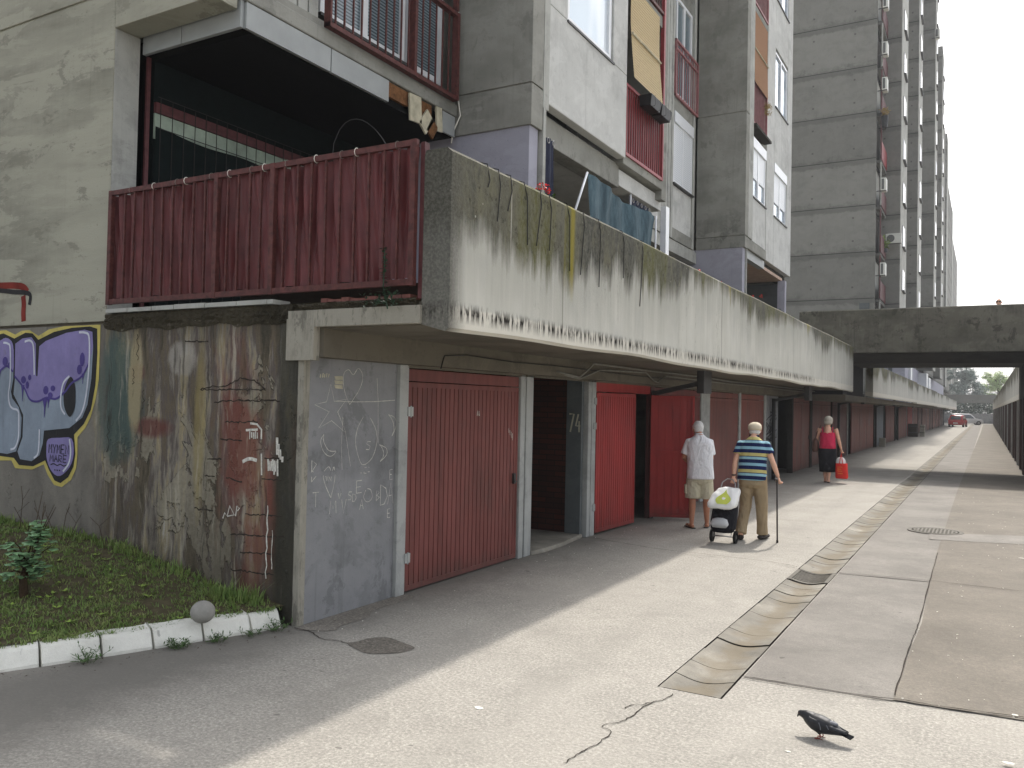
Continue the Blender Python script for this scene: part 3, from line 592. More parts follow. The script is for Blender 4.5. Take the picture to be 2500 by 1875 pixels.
for x, y, s_, lab in lit:
    g = MB(); pts = [(x + s_ * math.cos(a * 1.05) * rnd.uniform(.5, 1), y + s_ * .5 * math.sin(a * 1.05) * rnd.uniform(.6, 1)) for a in range(6)]
    g.prism(pts, ground_, .017 if x > -.5 else .001, .019 if x > -.5 else .004); tag(g.build('litter_scrap', 'litter', at=(x, y, .0)), lab, 'litter', 'scraps of litter on the street')
g = MB(); r2 = random.Random(11)
for k in range(150):
    x = r2.uniform(-.5, .95); y = 5.9 + r2.random() ** 1.6 * 16; s_ = .002 + .007 * r2.random() ** 2.5; g.obb((x, y, .0095), (math.cos(k), math.sin(k), 0), (-math.sin(k), math.cos(k), 0), (0, 0, 1), s_, s_ * .5, .0015)
for k in range(150):
    x = r2.uniform(-4.7, -2.2); y = r2.uniform(4.6, 12); s_ = r2.uniform(.002, .005); g.obb((x, y, .002), (math.cos(k), math.sin(k), 0), (-math.sin(k), math.cos(k), 0), (0, 0, 1), s_, s_ * .5, .003)
o = g.build('crumbs', 'litter'); tag(o, 'scattered pale crumbs and flakes on the paving', 'debris'); o['kind'] = 'stuff'

g = MB(); r2 = random.Random(13)
W_X = -4.84
for k in range(170):
    if k % 2: q = r2.random(); x, y = -5.72 + q * .86 + abs(r2.gauss(0, .12)) + .03, 2.95 + q * 2.05 - abs(r2.gauss(0, .1))
    else: x, y = W_X + abs(r2.gauss(0, .12)) + .04, r2.uniform(5.2, 16)
    g.leaf((x, y, .004), (r2.uniform(-1, 1), r2.uniform(-1, 1), r2.uniform(0, .25)), r2.uniform(.008, .03), r2.uniform(.005, .014), (0, 0, 1))
o = g.build('dead_leaves', 'bark'); tag(o, 'small dead leaves and grit gathered along the kerb and garage feet', 'leaves'); o['kind'] = 'stuff'
# a few broad leaved weeds and dry leaves in the turf
g = MB()
for k in range(90):
    y = r2.uniform(2.4, 4.9); x = -5.0 - (4.97 - y) * .415 - r2.random() * 2.6; z = bank_z(x, y)
    for q in range(6): a = r2.uniform(0, 6.28); g.leaf((x, y, z + .012), (math.cos(a), math.sin(a), .35), r2.uniform(.025, .055), r2.uniform(.014, .028), (0, 0, 1))
o = g.build('lawn_weeds', 'leaf_light'); tag(o, 'low broad leaved weeds scattered through the grass bank', 'weeds'); o['kind'] = 'stuff'

# ================================================================== NEAR GARAGE TERRACE
W = -4.84                                    # plane of the garage fronts
gt = thing('garage_terrace', 'long concrete garage row with a mossy painted terrace parapet along the left side', 'garages', (-5, 5.05, 0))
def gbox(name, mat, *a, bev=0):
    o = B(*a).build(name, mat, gt)
    if bev: bevel(o, bev)
    return o
# parapet: outer face slightly uneven, rounded top corner
g = MB(); ys = [5.05 + i * (26.45 - 5.05) / 60 for i in range(61)]
prof = [(-3.67, 2.44), (-3.67, 3.70), (-3.65, 3.735), (-3.46, 3.735), (-3.42, 3.70), (-3.42, 3.2), (-3.42, 2.7), (-3.42, 2.41), (-3.45, 2.385)]
vs = []
for y in ys:
    sag = .012 * math.sin(y * .9) + .008 * math.sin(y * 2.3)
    for (x, z) in prof: vs.append((x + (rnd.uniform(-.004, .004)), y, z + (sag if z < 2.5 else .4 * sag)))
n = len(prof); g.add(vs, [(i * n + j, (i + 1) * n + j, (i + 1) * n + (j + 1) % n, i * n + (j + 1) % n) for i in range(60) for j in range(n)] + [tuple(range(n)), tuple(range(61 * n - 1, 60 * n - 1, -1))])
g.build('parapet', 'parapet_paint', gt)
g = MB(); g.box(-3.67, -12, 5.09, 26.6, 2.42, 2.60); g.build('roof_slab', 'soffit', gt)
gbox('beam', 'soffit', -4.98, -4.66, 5.09, 26.6, 2.19, 2.42)
gbox('lintel', 'soffit', -4.84, -4.80, 6.42, 26.6, 2.165, 2.275)
# front wall
fw = B(-14, -4.895, 5.05, 5.35, 0, 2.53).build('front_wall', 'grimy_plaster', gt)
for nm, mat, pts, t in (
    ('graffiti', 'ink_yellow', [(-9.6, 2.487), (-9.387, 2.487), (-9.239, 2.512), (-9.116, 2.515), (-8.944, 2.463), (-8.827, 2.501), (-8.687, 2.505), (-8.522, 2.44), (-8.345, 2.503), (-8.084, 2.529), (-7.787, 2.528), (-7.502, 2.528), (-7.498, 2.38), (-7.499, 2.001), (-7.54, 1.798), (-7.612, 1.619), (-7.689, 1.515), (-7.809, 1.422), (-7.8, 1.255), (-7.814, 1.114), (-7.892, .994), (-8.038, .913), (-8.169, .924), (-8.284, 1.021), (-8.357, 1.123), (-8.558, 1.058), (-8.861, 1.055), (-8.937, 1.132), (-9.154, 1.121), (-9.6, 1.113)], .004),
    ('graffiti', 'ink_black', [(-9.62, 2.452), (-9.385, 2.452), (-9.163, 2.482), (-8.954, 2.422), (-8.756, 2.479), (-8.627, 2.469), (-8.52, 2.40), (-8.255, 2.475), (-7.953, 2.51), (-7.661, 2.515), (-7.546, 2.49), (-7.532, 2.254), (-7.547, 1.937), (-7.606, 1.696), (-7.712, 1.553), (-7.863, 1.445), (-7.832, 1.254), (-7.857, 1.124), (-7.936, 1.017), (-8.061, .951), (-8.16, .97), (-8.254, 1.063), (-8.333, 1.164), (-8.537, 1.093), (-8.792, 1.092), (-8.891, 1.162), (-9.157, 1.169), (-9.62, 1.176)], .006),
    ('graffiti', 'ink_blue', [(-9.62, 2.38), (-9.38, 2.374), (-9.232, 2.399), (-9.111, 2.432), (-9.0, 2.395), (-8.953, 2.298), (-8.945, 1.995), (-8.98, 1.858), (-8.952, 1.789), (-8.827, 1.696), (-8.769, 1.588), (-8.774, 1.385), (-8.848, 1.232), (-9.013, 1.197), (-9.308, 1.211), (-9.62, 1.21)], .008),
    ('graffiti', 'ink_purple', [(-9.62, 2.37), (-9.38, 2.374), (-9.232, 2.399), (-9.111, 2.432), (-9.0, 2.395), (-8.953, 2.298), (-8.949, 2.064), (-9.069, 2.133), (-9.213, 2.078), (-9.364, 2.106), (-9.62, 2.08)], .010),
    ('graffiti', 'ink_blue', [(-8.926, 2.366), (-8.799, 2.419), (-8.636, 2.429), (-8.556, 2.36), (-8.533, 2.024), (-8.507, 2.024), (-8.493, 2.332), (-8.384, 2.385), (-8.037, 2.46), (-7.742, 2.485), (-7.616, 2.46), (-7.597, 2.318), (-7.611, 2.0), (-7.66, 1.745), (-7.736, 1.616), (-7.941, 1.507), (-8.365, 1.467), (-8.38, 1.333), (-8.43, 1.212), (-8.563, 1.145), (-8.772, 1.154), (-8.824, 1.233), (-8.739, 1.386), (-8.74, 1.616), (-8.829, 1.723), (-8.931, 1.831), (-8.913, 2.023)], .008),
    ('graffiti', 'ink_purple', [(-8.926, 2.366), (-8.799, 2.419), (-8.636, 2.429), (-8.556, 2.36), (-8.533, 2.024), (-8.507, 2.024), (-8.493, 2.332), (-8.384, 2.385), (-8.037, 2.46), (-7.742, 2.485), (-7.616, 2.46), (-7.597, 2.318), (-7.64, 2.166), (-7.757, 2.025), (-7.922, 1.96), (-8.025, 1.868), (-8.173, 1.801), (-8.329, 1.812), (-8.484, 1.77), (-8.622, 1.781), (-8.721, 1.888), (-8.795, 1.955), (-8.918, 2.023)], .010),
    ('graffiti', 'ink_purple', [(-8.282, 1.384), (-8.086, 1.404), (-7.893, 1.403), (-7.853, 1.253), (-7.91, 1.121), (-8.065, 1.022), (-8.198, 1.053), (-8.293, 1.166), (-8.311, 1.297)], .010),
    ('graffiti', 'ink_black', [(-7.951, 2.018), (-7.881, 1.973), (-7.854, 1.87), (-7.856, 1.716), (-7.915, 1.624), (-7.969, 1.636), (-8.027, 1.712), (-8.048, 1.816), (-8.027, 1.92)], .012)):
    g = MB(); poly(g, spline(pts, 3, True) if len(pts) < 12 else pts, wallY(5.05), t); g.build(nm, mat, fw)
g = MB(); F = wallY(5.05)
stroke(g, spline([(-8.918, 2.023), (-8.795, 1.941), (-8.721, 1.888), (-8.622, 1.781), (-8.484, 1.763), (-8.328, 1.805), (-8.173, 1.795), (-8.025, 1.868), (-7.922, 1.954), (-7.757, 2.025), (-7.64, 2.166)], 5), .022, F, .0125)
stroke(g, spline([(-9.6, 2.09), (-9.36, 2.11), (-9.213, 2.078), (-9.07, 2.13), (-8.95, 2.07)], 5), .022, F, .0125)
for (x, z, a, b) in ((-8.75, 1.985, .045, .04), (-8.64, 2.01, .03, .03), (-8.68, 1.93, .03, .04), (-8.35, 1.88, .045, .045), (-8.23, 1.90, .04, .03), (-8.27, 1.83, .04, .03), (-7.76, 2.19, .04, .07), (-7.8, 2.09, .04, .05), (-9.1, 2.18, .05, .05), (-9.02, 2.14, .03, .03)):
    poly(g, [(x + a * math.cos(t * .52), z + b * math.sin(t * .52)) for t in range(12)], F, .0128)
for (x, z0, z1, w2) in ((-8.76, 1.93, 1.76, .03), (-8.36, 1.80, 1.60, .045), (-8.30, 1.80, 1.70, .03), (-7.74, 2.05, 1.95, .02), (-9.2, 2.08, 1.95, .03)):
    poly(g, [(x - w2, z0), (x + w2, z0), (x + w2 * .25, z0 - (z0 - z1) * .5), (x + .004, z1), (x - .004, z1), (x - w2 * .25, z0 - (z0 - z1) * .5)], F, .013)
g.build('graffiti', 'ink_violet', fw)
g = MB()
for pts in ([(-9.145, 2.381), (-9.059, 2.369), (-9.012, 2.312), (-8.993, 1.995), (-9.015, 1.83), (-8.984, 1.72), (-8.922, 1.68), (-8.825, 1.655), (-8.805, 1.519), (-8.808, 1.37), (-8.862, 1.272), (-8.944, 1.248)],
            [(-8.75, 2.384), (-8.657, 2.395), (-8.597, 2.347), (-8.572, 2.199), (-8.559, 2.037)], [(-7.824, 2.46), (-7.729, 2.455), (-7.664, 2.42), (-7.645, 2.255), (-7.654, 2.025), (-7.684, 1.809), (-7.739, 1.667), (-7.828, 1.581)],
            [(-7.958, 2.025), (-8.051, 1.959), (-8.088, 1.842), (-8.081, 1.711), (-8.012, 1.641)], [(-8.438, 1.477), (-8.436, 1.331), (-8.453, 1.224), (-8.519, 1.178)], [(-7.924, 1.398), (-7.897, 1.277), (-7.922, 1.159), (-8.014, 1.07)]):
    stroke(g, spline(pts, 5), .022, F, .0135)
g.build('graffiti', 'ink_white', fw)
FONT = {'M': [[(0, 0), (.1, 1), (.5, .4), (.9, 1), (1, 0)]], 'Y': [[(0, 1), (.5, .5), (1, 1)], [(.5, .5), (.4, 0)]], 'E': [[(1, 1), (0, 1), (0, 0), (1, 0)], [(0, .5), (.8, .5)]], 'N': [[(0, 0), (0, 1), (1, 0), (1, 1)]],
        'A': [[(0, 0), (.5, 1), (1, 0)], [(.2, .4), (.8, .4)]], 'R': [[(0, 0), (0, 1), (.9, .85), (.8, .5), (0, .45), (.9, 0)]], 'V': [[(0, 1), (.4, 0), (1, 1)]], 'S': [[(1, .95), (.3, 1), (.1, .7), (.9, .4), (.7, 0), (0, .05)]],
        'D': [[(0, 0), (0, 1), (.8, .8), (1, .4), (.6, .05), (0, 0)]], 'B': [[(0, 0), (0, 1), (.8, .8), (.1, .5), (.9, .3), (0, 0)]], 'T': [[(0, 1), (1, 1)], [(.5, 1), (.5, 0)]], '7': [[(0, 1), (1, 1), (.25, 0)]], '4': [[(.55, 1), (0, .35), (1, .35)], [(.75, .62), (.75, 0)]], 'P': [[(0, 0), (0, 1), (.9, .9), (.8, .5), (0, .45)]]}
def write(mb, txt, u, v, wd, hgt, gap, sw, fn, t, jit=0):
    for c_ in txt:
        for st_ in FONT.get(c_, []): stroke(mb, [(u + a * wd, v + b * hgt) for a, b in st_], sw, fn, t, jit=jit)
        u += wd + gap
g = MB(); write(g, 'MYMEN', -8.265, 1.245, .052, .09, .018, .011, F, .0132); write(g, 'MARE', -8.24, 1.16, .056, .07, .018, .011, F, .0132)
stroke(g, spline([(-8.225, 1.128), (-8.171, 1.14), (-8.115, 1.125), (-8.062, 1.14), (-8.007, 1.125), (-7.954, 1.138)], 3), .011, F, .0132)
for k in range(3): stroke(g, [(-8.16 + k * .04, 1.08), (-8.14 + k * .04, 1.075)], .014, F, .0132)
g.build('graffiti', 'ink_black', fw)
rk_ = random.Random(77); g = MB(); stroke(g, [(-5.72, .80), (-5.70, .85), (-5.667, .823), (-5.64, .915), (-5.581, .842), (-5.667, .823)], .012, F, .004); stroke(g, [(-5.565, .832), (-5.552, .92), (-5.521, .902), (-5.545, .879)], .012, F, .004)
stroke(g, spline([(-5.5, 1.30), (-5.42, 1.33), (-5.33, 1.32)], 4), .03, F, .004); stroke(g, [(-5.47, 1.57), (-5.33, 1.58)], .02, F, .004)
[stroke(g, [(-5.42 + .022 * q, 1.565 + rk_.uniform(-.01, .01)), (-5.42 + .022 * q, 1.50 + rk_.uniform(-.01, .01))], .014, F, .004, jit=.003) for q in range(5)]; [stroke(g, [(-5.2 + .018 * q, 1.34 + rk_.uniform(-.02, .02)), (-5.2 + .018 * q, 1.22 + rk_.uniform(-.03, .03))], .016, F, .004, jit=.005) for q in range(7)]
stroke(g, [(-5.28, 1.38), (-5.27, 1.20)], .016, F, .004); stroke(g, [(-5.19 + .006 * math.sin(q * 2.1), .95 - q * .05) for q in range(13)], .012, F, .004, jit=.004); stroke(g, [(-5.13 + .005 * math.sin(q), .75 - q * .04) for q in range(9)], .007, F, .004, jit=.003)
stroke(g, [(-5.42, 1.63), (-5.34, 1.625), (-5.285, 1.58), (-5.285, 1.5)], .018, F, .0045)
for k in range(4): stroke(g, [(-5.1 + .02 * k, 1.52 - .05 * k), (-5.1 + .02 * k, 1.38 - .02 * k)], .02, F, .004, jit=.006)
g.build('graffiti', 'chalk', fw)
g = MB(); rk = random.Random(21)
for pts in ([(-6.05, 1.914), (-5.899, 1.938), (-5.737, 1.945), (-5.564, 2.008), (-5.393, 1.997), (-5.253, 1.922)], [(-6.05, 1.905), (-5.7, 1.915), (-5.253, 1.915)], [(-5.877, 1.802), (-5.557, 1.824), (-5.086, 1.824)], [(-5.724, 1.63), (-5.334, 1.645)], [(-5.939, 1.305), (-5.759, 1.309)], [(-5.246, 1.335), (-5.039, 1.357)],
            [(-5.966, 1.15), (-5.834, 1.153)], [(-5.27, 1.166), (-5.047, 1.175)], [(-6.087, .856), (-5.838, .854)], [(-5.45, .86), (-5.022, .878)], [(-5.622, .672), (-5.001, .71)], [(-5.506, .529), (-5.128, .559)], [(-5.61, .374), (-5.107, .39)], [(-6.271, 2.344), (-5.965, 2.333)], [(-5.782, 1.477), (-5.512, 1.482)], [(-5.7, 1.15), (-5.5, 1.13)]):
    pp = [];
    for (a, b) in zip(pts[:-1], pts[1:]):
        k = max(3, int(abs(b[0] - a[0]) / .025)); pp += [(a[0] + (b[0] - a[0]) * i / k, a[1] + (b[1] - a[1]) * i / k + rk.uniform(-.006, .006)) for i in range(k)]
    g = MB(); stroke(g, pp + [pts[-1]], .011, F, .0025, jit=.005); g.build('crack', 'crack', fw)
for (x, z0, z1) in ((-6.93, 2.42, 2.18), (-6.98, 2.1, 1.95), (-6.83, 1.9, 1.72), (-7.33, 1.65, 1.3)):
    g = MB(); stroke(g, [(x + rk.uniform(-.02, .02), z0 + (z1 - z0) * i / 9) for i in range(10)], .008, F, .0025, jit=.004); g.build('crack', 'crack', fw)
# broken top edge of the front wall, tiles and lip under the balustrade
g = MB(); rk = random.Random(4); from mathutils import noise as mn
def rubble(u, v):
    x = -7.43 + 3.72 * u; n = mn.fractal(Vector((x * 9, v * 2.2, 3.1)), .7, 2.2, 6); n2 = mn.noise(Vector((x * 3, 7, 1)))
    zt = 2.625; zb = 2.47 + .05 * n2 + (.09 if x > -4.95 else 0); w_ = math.sin(math.pi * min(1, v * 1.05)) ** .5 if v < .95 else .6
    return (x + .01 * n, 5.045 - max(-.01, .012 + .04 * n) * w_, zb + (zt - zb) * v + .012 * n * (1 - v))
g.sheet(rubble, 520, 14); g.box(-7.43, -3.72, 5.05, 5.3, 2.532, 2.61); g.build('broken_edge', 'ledge_rubble', gt)
g = MB(); x = -7.36
while x < -5.2:
    L = rk.uniform(.3, .42)
    if not -6.15 < x + L / 2 < -6.02: g.box(x, min(x + L - .012, -5.15), 5.0, 5.2, 2.632, 2.672 + rk.uniform(-.004, .004))
    x += L
g.build('tiles', 'pale_edge', gt)
g = MB(); x = -4.68
while x < -3.78:
    L = rk.uniform(.05, .17); g.box(x, x + L - .01, 5.05 + rk.uniform(-.01, .02), 5.2, 2.575, 2.655 + rk.uniform(-.01, .01)); x += L
g.build('exposed_bricks', 'door_rust', gt)
g = MB(); g.box(-4.99, -3.66, 5.02, 5.088, 2.43, 2.565); g.box(-5.0, -4.70, 5.015, 5.087, 2.16, 2.50); g.build('edge_plaster', 'plaster_patch', gt)
# garage front: panel, posts, doors
gw = B(-4.89, -4.84, 5.06, 6.30, 0, 2.19).build('wall_panel', 'garage_wall', gt)
B(-4.84, -4.836, 5.13, 6.30, 1.205, 1.24).build('rib', 'garage_wall', gw)
B(-4.895, -4.832, 5.054, 5.125, 0, 2.2).build('corner_edge', 'plaster_patch', gt)
G2 = wallX(-4.84); g = MB()
for pts in ([(5.335, 1.824), (5.385, 1.974), (5.431, 1.831), (5.588, 1.85), (5.476, 1.742), (5.591, 1.556), (5.405, 1.665), (5.249, 1.607), (5.37, 1.742), (5.195, 1.801), (5.335, 1.824)], [(5.553, 1.226), (5.536, 1.451), (5.549, 1.697), (5.601, 1.505), (5.661, 1.265)], [(5.448, 1.831), (5.718, 1.828), (5.988, 1.835), (6.275, 1.85)], [(5.998, 2.051), (6.024, 1.85), (6.039, 1.45)]):
    stroke(g, pts, .005, G2, .003, jit=.003)
for pts in ([(5.632, 1.805), (5.56, 1.922), (5.542, 2.057), (5.604, 2.11), (5.671, 2.067), (5.733, 2.127), (5.797, 2.067), (5.766, 1.95), (5.632, 1.805)], [(5.313, 1.551), (5.276, 1.493), (5.319, 1.404), (5.4, 1.362), (5.472, 1.403), (5.382, 1.412), (5.316, 1.491), (5.313, 1.551)], [(6.182, 1.716), (6.281, 1.682), (6.3, 1.608), (6.239, 1.512), (6.27, 1.584), (6.24, 1.662), (6.182, 1.716)],
            [(6.059, 1.439), (6.155, 1.406), (6.167, 1.345), (6.074, 1.284), (6.12, 1.335), (6.108, 1.396), (6.059, 1.439)], [(5.82, 1.696), (5.744, 1.593), (5.723, 1.468), (5.772, 1.328), (5.836, 1.267), (5.952, 1.319), (6.012, 1.435), (6.007, 1.565), (5.92, 1.684)], [(5.421, 1.009), (5.337, 1.142), (5.325, 1.229), (5.387, 1.275), (5.421, 1.223), (5.452, 1.271), (5.464, 1.165), (5.421, 1.009)], [(5.88, 1.04), (5.85, .98), (5.9, .93), (5.97, .96), (5.95, 1.03), (5.9, 1.05)]):
    stroke(g, spline(pts, 4), .005, G2, .003, jit=.0015)
for c_, u, v, a, b in (('S', 5.87, 1.40, .06, .075), ('E', 5.75, 1.02, .07, .11), ('M', 5.41, .87, .08, .11), ('V', 5.56, .86, .06, .12), ('S', 5.64, .97, .05, .07), ('D', 5.70, .95, .05, .07), ('D', 6.09, .88, .1, .19), ('A', 6.2, .88, .08, .2), ('E', 6.22, 1.11, .04, .09), ('E', 6.2, .755, .04, .08), ('B', 5.18, 1.16, .07, .18), ('T', 5.2, .95, .07, .12), ('B', 6.03, .93, .05, .09), ('V', 5.51, .99, .04, .05), ('A', 5.8, .87, .05, .09), ('V', 5.79, 1.19, .04, .05), ('E', 5.85, 1.19, .03, .05), ('S', 5.9, 1.2, .03, .04), ('V', 5.35, 1.16, .03, .04), ('N', 5.39, 1.15, .03, .04)):
    write(g, c_, u, v, a, b, 0, .006, G2, .003, jit=.0015)
g.build('chalk_marks', 'chalk', gw)
g = MB()
for k in range(3): poly(g, [(5.425, 2.045 - k * .036), (5.53, 2.05 - k * .04), (5.535, 2.018 - k * .04), (5.44, 2.015 - k * .036)], G2, .004)
for k in range(5): stroke(g, [(5.25 + k * .025, 2.03), (5.26 + k * .025, 2.06 + .01 * (k % 2))], .012, G2, .004, jit=.004)
g.build('peeling_patches', 'old_board', gw)
for (a, b) in ((6.30, 6.44), (8.66, 8.77), (8.80, 8.97), (10.60, 10.70), (10.72, 10.86), (15.9, 16.48), (18.76, 18.93), (21.24, 21.42)):
    gbox('door_post', 'post_concrete', -4.95, -4.80 + .0 * a, a, b, 0, 2.19, bev=.008)
for (a, b) in ((24.7, 24.83), (27.5, 27.85)): gbox('door_post', 'dark_concrete', -4.95, -4.80, a, b, 0, 2.19)
def leaf_boards(mb, L, z0, z1, pitch=.078, gap=.012, th=.03):
    """door leaf in its own space: hinge at the origin, running along +Y, outer face towards +X"""
    mb.box(-th, -.008, 0, L, z0, z1); n = max(2, int(L / pitch)); p = L / n
    for k in range(n): mb.box(-.010, 0, k * p + gap / 2, (k + 1) * p - gap / 2, z0 + .05, z1 - .05)
    mb.box(-.006, .006, .0, .03, z0, z1); mb.box(-.006, .006, L - .03, L, z0, z1); mb.box(-.0055, .0065, .03, L - .03, z0, z0 + .05); mb.box(-.0055, .0065, .03, L - .03, z1 - .05, z1)
def garage_door(y0, y1, mat, z1=2.03, x=-4.83, leaves=1, handle=True, parent=gt, label=None, header=True):
    root = bpy.data.objects.new('garage_door', None); COL.objects.link(root); root.parent = parent
    pl_ = Vector(parent.location); root.location = Vector((x, y0, 0)) - pl_
    if label: root['label'] = label
    L = (y1 - y0) / leaves
    for k in range(leaves):
        g = MB(); leaf_boards(g, L - .01, .02, z1); o = g.local('door_leaf', mat, root); o.location = (0, k * L, 0)
    if header: B(-.05, .0, 0, y1 - y0, z1 + .01, 2.155).local('header', mat, root)
    if handle: g = MB(); g.box(.0, .03, (y1 - y0) - .12, (y1 - y0) - .08, .9, 1.02); g.tube([(.03, y1 - y0 - .1, .93), (.05, y1 - y0 - .1, .93), (.05, y1 - y0 - .16, .93)], .008, 6); g.local('handle', 'dark_metal', root)
    return root
garage_door(6.46, 8.65, 'door_brickred', label='closed brick red ribbed door beside the grey chalked wall')
garage_door(13.28, 15.88, 'door_dark', leaves=2, label='red closed door hidden behind the open leaf')
garage_door(16.5, 18.75, 'door_brown', label='faded brown ribbed door beyond the pale pillar'); garage_door(18.94, 21.22, 'door_rust', label='faded reddish door next to the thin white post')
B(-4.96, -4.86, 21.43, 23.05, 0, 2.19).build('wall_panel', 'garage_wall', gt)
g = MB(); G3 = wallX(-4.86)
for k in range(9): stroke(g, spline([(21.6 + rk.uniform(0, 1.3), .9 + rk.uniform(0, .9)) for q in range(4)], 4), .03, G3, .004)
g.build('graffiti', 'ink_black', gt)
B(-6.3, -6.2, 23.0, 24.75, 0, 2.2).build('passage_wall', 'void_shade', gt)
garage_door(24.85, 27.48, 'door_rust', leaves=2, label='rust streaked double door before the footbridge')
for (y, z) in ((10.80, .35), (10.80, 1.5), (10.80, 1.85), (6.45, .3), (6.45, 1.7)):
    g = MB(); g.box(-4.80, -4.785, y - .03, y + .05, z, z + .09); g.tube([(-4.785, y + .01, z - .01), (-4.785, y + .01, z + .1)], .009, 6); g.build('hinge', 'post_concrete', gt)
g = MB(); stroke(g, [(7.72, 1.70), (7.73, 1.76), (7.745, 1.70), (7.76, 1.75), (7.77, 1.70)], .012, wallX(-4.83), .004); [stroke(g, [(8.42 + q * .03, 1.55 - q * .02), (8.425 + q * .03, 1.50 - q * .03)], .008, wallX(-4.83), .004) for q in range(4)]; g.build('paint_chips', 'chalk', gt)
# open garage
og = bpy.data.objects.new('garage_door', None); COL.objects.link(og); og.parent = gt; og.location = Vector((-4.80, 10.87, 0)) - gt.location; og['label'] = 'bright red double door standing open'
g = MB(); leaf_boards(g, 1.36, .03, 2.02, .075); o = g.local('door_leaf', 'door_red', og); o.rotation_euler.z = R(-2.5); o['label'] = 'closed side leaf'
g = MB(); leaf_boards(g, .70, .03, 2.02, .1); o = g.local('door_leaf', 'door_red', og); o.location = (.02, 2.16, 0); o.rotation_euler.z = R(-67.5); o['label'] = 'leaf swung out into the street'
g = MB()
for a in ((.0, .035), (.665, .70)): g.box(.008, .04, a[0], a[1], .03, 2.02)
for zz in (.04, 1.08, 1.975): g.box(.007, .036, .035, .665, zz, zz + .04)
f2 = g.local('leaf_frame', 'door_red', og); f2.location = (.02, 2.16, 0); f2.rotation_euler.z = R(-67.5)
B(-.06, -.01, 0, 2.2, 2.035, 2.165).local('header', 'door_red', og); B(-.08, .0, 2.2, 2.38, .0, 2.165).local('frame_post', 'door_maroon', og)
g = MB(); g.box(-8.8, -4.98, 10.98, 11.0, 0, 2.2); g.box(-8.8, -4.98, 15.9, 15.92, 0, 2.2); g.box(-8.9, -8.8, 10.9, 16, 0, 2.2); g.build('garage_interior', 'pale_edge', gt)
# passage 74
pw = gbox('pier', 'grey_pillar', -5.09, -4.86, 10.50, 10.57, .02, 2.19)
g = MB(); write(g, '74', -5.045, 1.46, .07, .25, .03, .024, wallY(10.50), .004); g.build('house_number', 'number_paint', pw)
B(-5.08, -4.96, 10.575, 10.9, .02, 2.19).build('door_post', 'grey_pillar', gt)
gbox('brick_wall', 'brick', -9.5, -5.095, 10.53, 10.8, .0, 2.4); gbox('brick_wall', 'brick', -9.5, -5.05, 8.72, 8.95, .0, 2.4)
gbox('brick_wall', 'brick', -9.7, -9.5, 8.9, 10.7, .0, 2.4)
g = MB(); g.prism([(-9.4, 8.96), (-4.78, 8.96), (-4.74, 9.26), (-4.75, 9.78), (-4.84, 10.55), (-9.4, 10.57)], ground_, 0, .055); o = g.build('threshold', 'channel_concrete', gt); bevel(o, .01)
g = MB(); g.box(-12, -11.8, 5.2, 26.6, 0, 2.42); g.box(-11.8, -5, 26.5, 26.7, 0, 2.42); g.build('rear_wall', 'dark_concrete', gt)

# cables, duct boxes under the soffit
def cable(name, pts, r, mat, lab, grp=None, cat='cable'):
    g = MB(); P = [Vector(p) for p in pts]; Q = []
    for i in range(len(P) - 1):
        for k in range(6): Q.append(P[i].lerp(P[i + 1], k / 6))
    Q.append(P[-1]); g.tube(Q, r, 5); return tag(g.build(name, mat, at=tuple(P[0]), smooth=True), lab, cat, grp)
cp = [(-4.66, 9.3, 2.25), (-4.62, 9.9, 2.2), (-4.6, 10.1, 2.3), (-4.55, 10.2, 2.395)]
cable('cable', cp + [(-4.52, 12, 2.385), (-4.5, 14.6, 2.39), (-4.52, 17, 2.375), (-4.5, 20, 2.39), (-4.5, 26.4, 2.38)], .012, 'cable', 'grey cable clipped under the soffit, upper of the bundle', 'cables under the garage soffit')
cable('cable', [(-4.68, 9.35, 2.23), (-4.645, 9.95, 2.18), (-4.63, 10.6, 2.33), (-4.6, 12.3, 2.36), (-4.63, 12.75, 2.24), (-4.64, 12.95, 2.23), (-4.6, 13.2, 2.34), (-4.6, 17, 2.33), (-4.62, 21, 2.34), (-4.6, 26.4, 2.33)], .011, 'cable', 'grey cable that dips to the junction above the open red door', 'cables under the garage soffit')
cable('cable', [(-4.65, 6.75, 2.17), (-4.645, 6.8, 2.30), (-4.64, 7.2, 2.33), (-4.64, 8.2, 2.31), (-4.65, 9.4, 2.32), (-4.64, 12, 2.3), (-4.64, 16, 2.31)], .006, 'cable_dark', 'thin dark cable clipped along the beam above the brick red door', 'cables under the garage soffit')
cable('cable', [(-4.56, 14.6, 2.39), (-4.56, 18, 2.36), (-4.57, 22, 2.385), (-4.56, 26.4, 2.36)], .014, 'cable_dark', 'black cable in the bundle past the first duct', 'cables under the garage soffit')
for i, (y, lab) in enumerate(((12.9, 'dark sheet metal downpipe box above the white haired man'), (21.9, 'dark downpipe box above the woman in pink'), (32.9, 'dark downpipe box under the second parapet, just past the bridge'), (45.0, 'dark downpipe box beyond the sunlit red doors'), (57, 'small dark downpipe box far along the garage row'))):
    dp = thing('downpipe', lab, 'downpipe', (-3.9, y, 2.1), 'downpipes under the terrace soffit')
    g = MB(); g.box(-3.98, -3.86, y, y + .42, 2.06, 2.44); bevel(g.build('hopper', 'dark_metal', dp), .01)
    g = MB(); g.obb((-4.35, y + .2, 2.14), Vector((-.98, 0, -.22)).normalized(), (0, 1, 0), Vector((-.22, 0, .98)).normalized(), .44, .05, .035); g.build('arm', 'dark_metal', dp)
    g = MB(); g.tube([(-4.77, y + .2, 2.1), (-4.76, y + .2, 0)], .05 if i else .02, 10); g.build('pipe', 'dark_metal', dp, smooth=True)

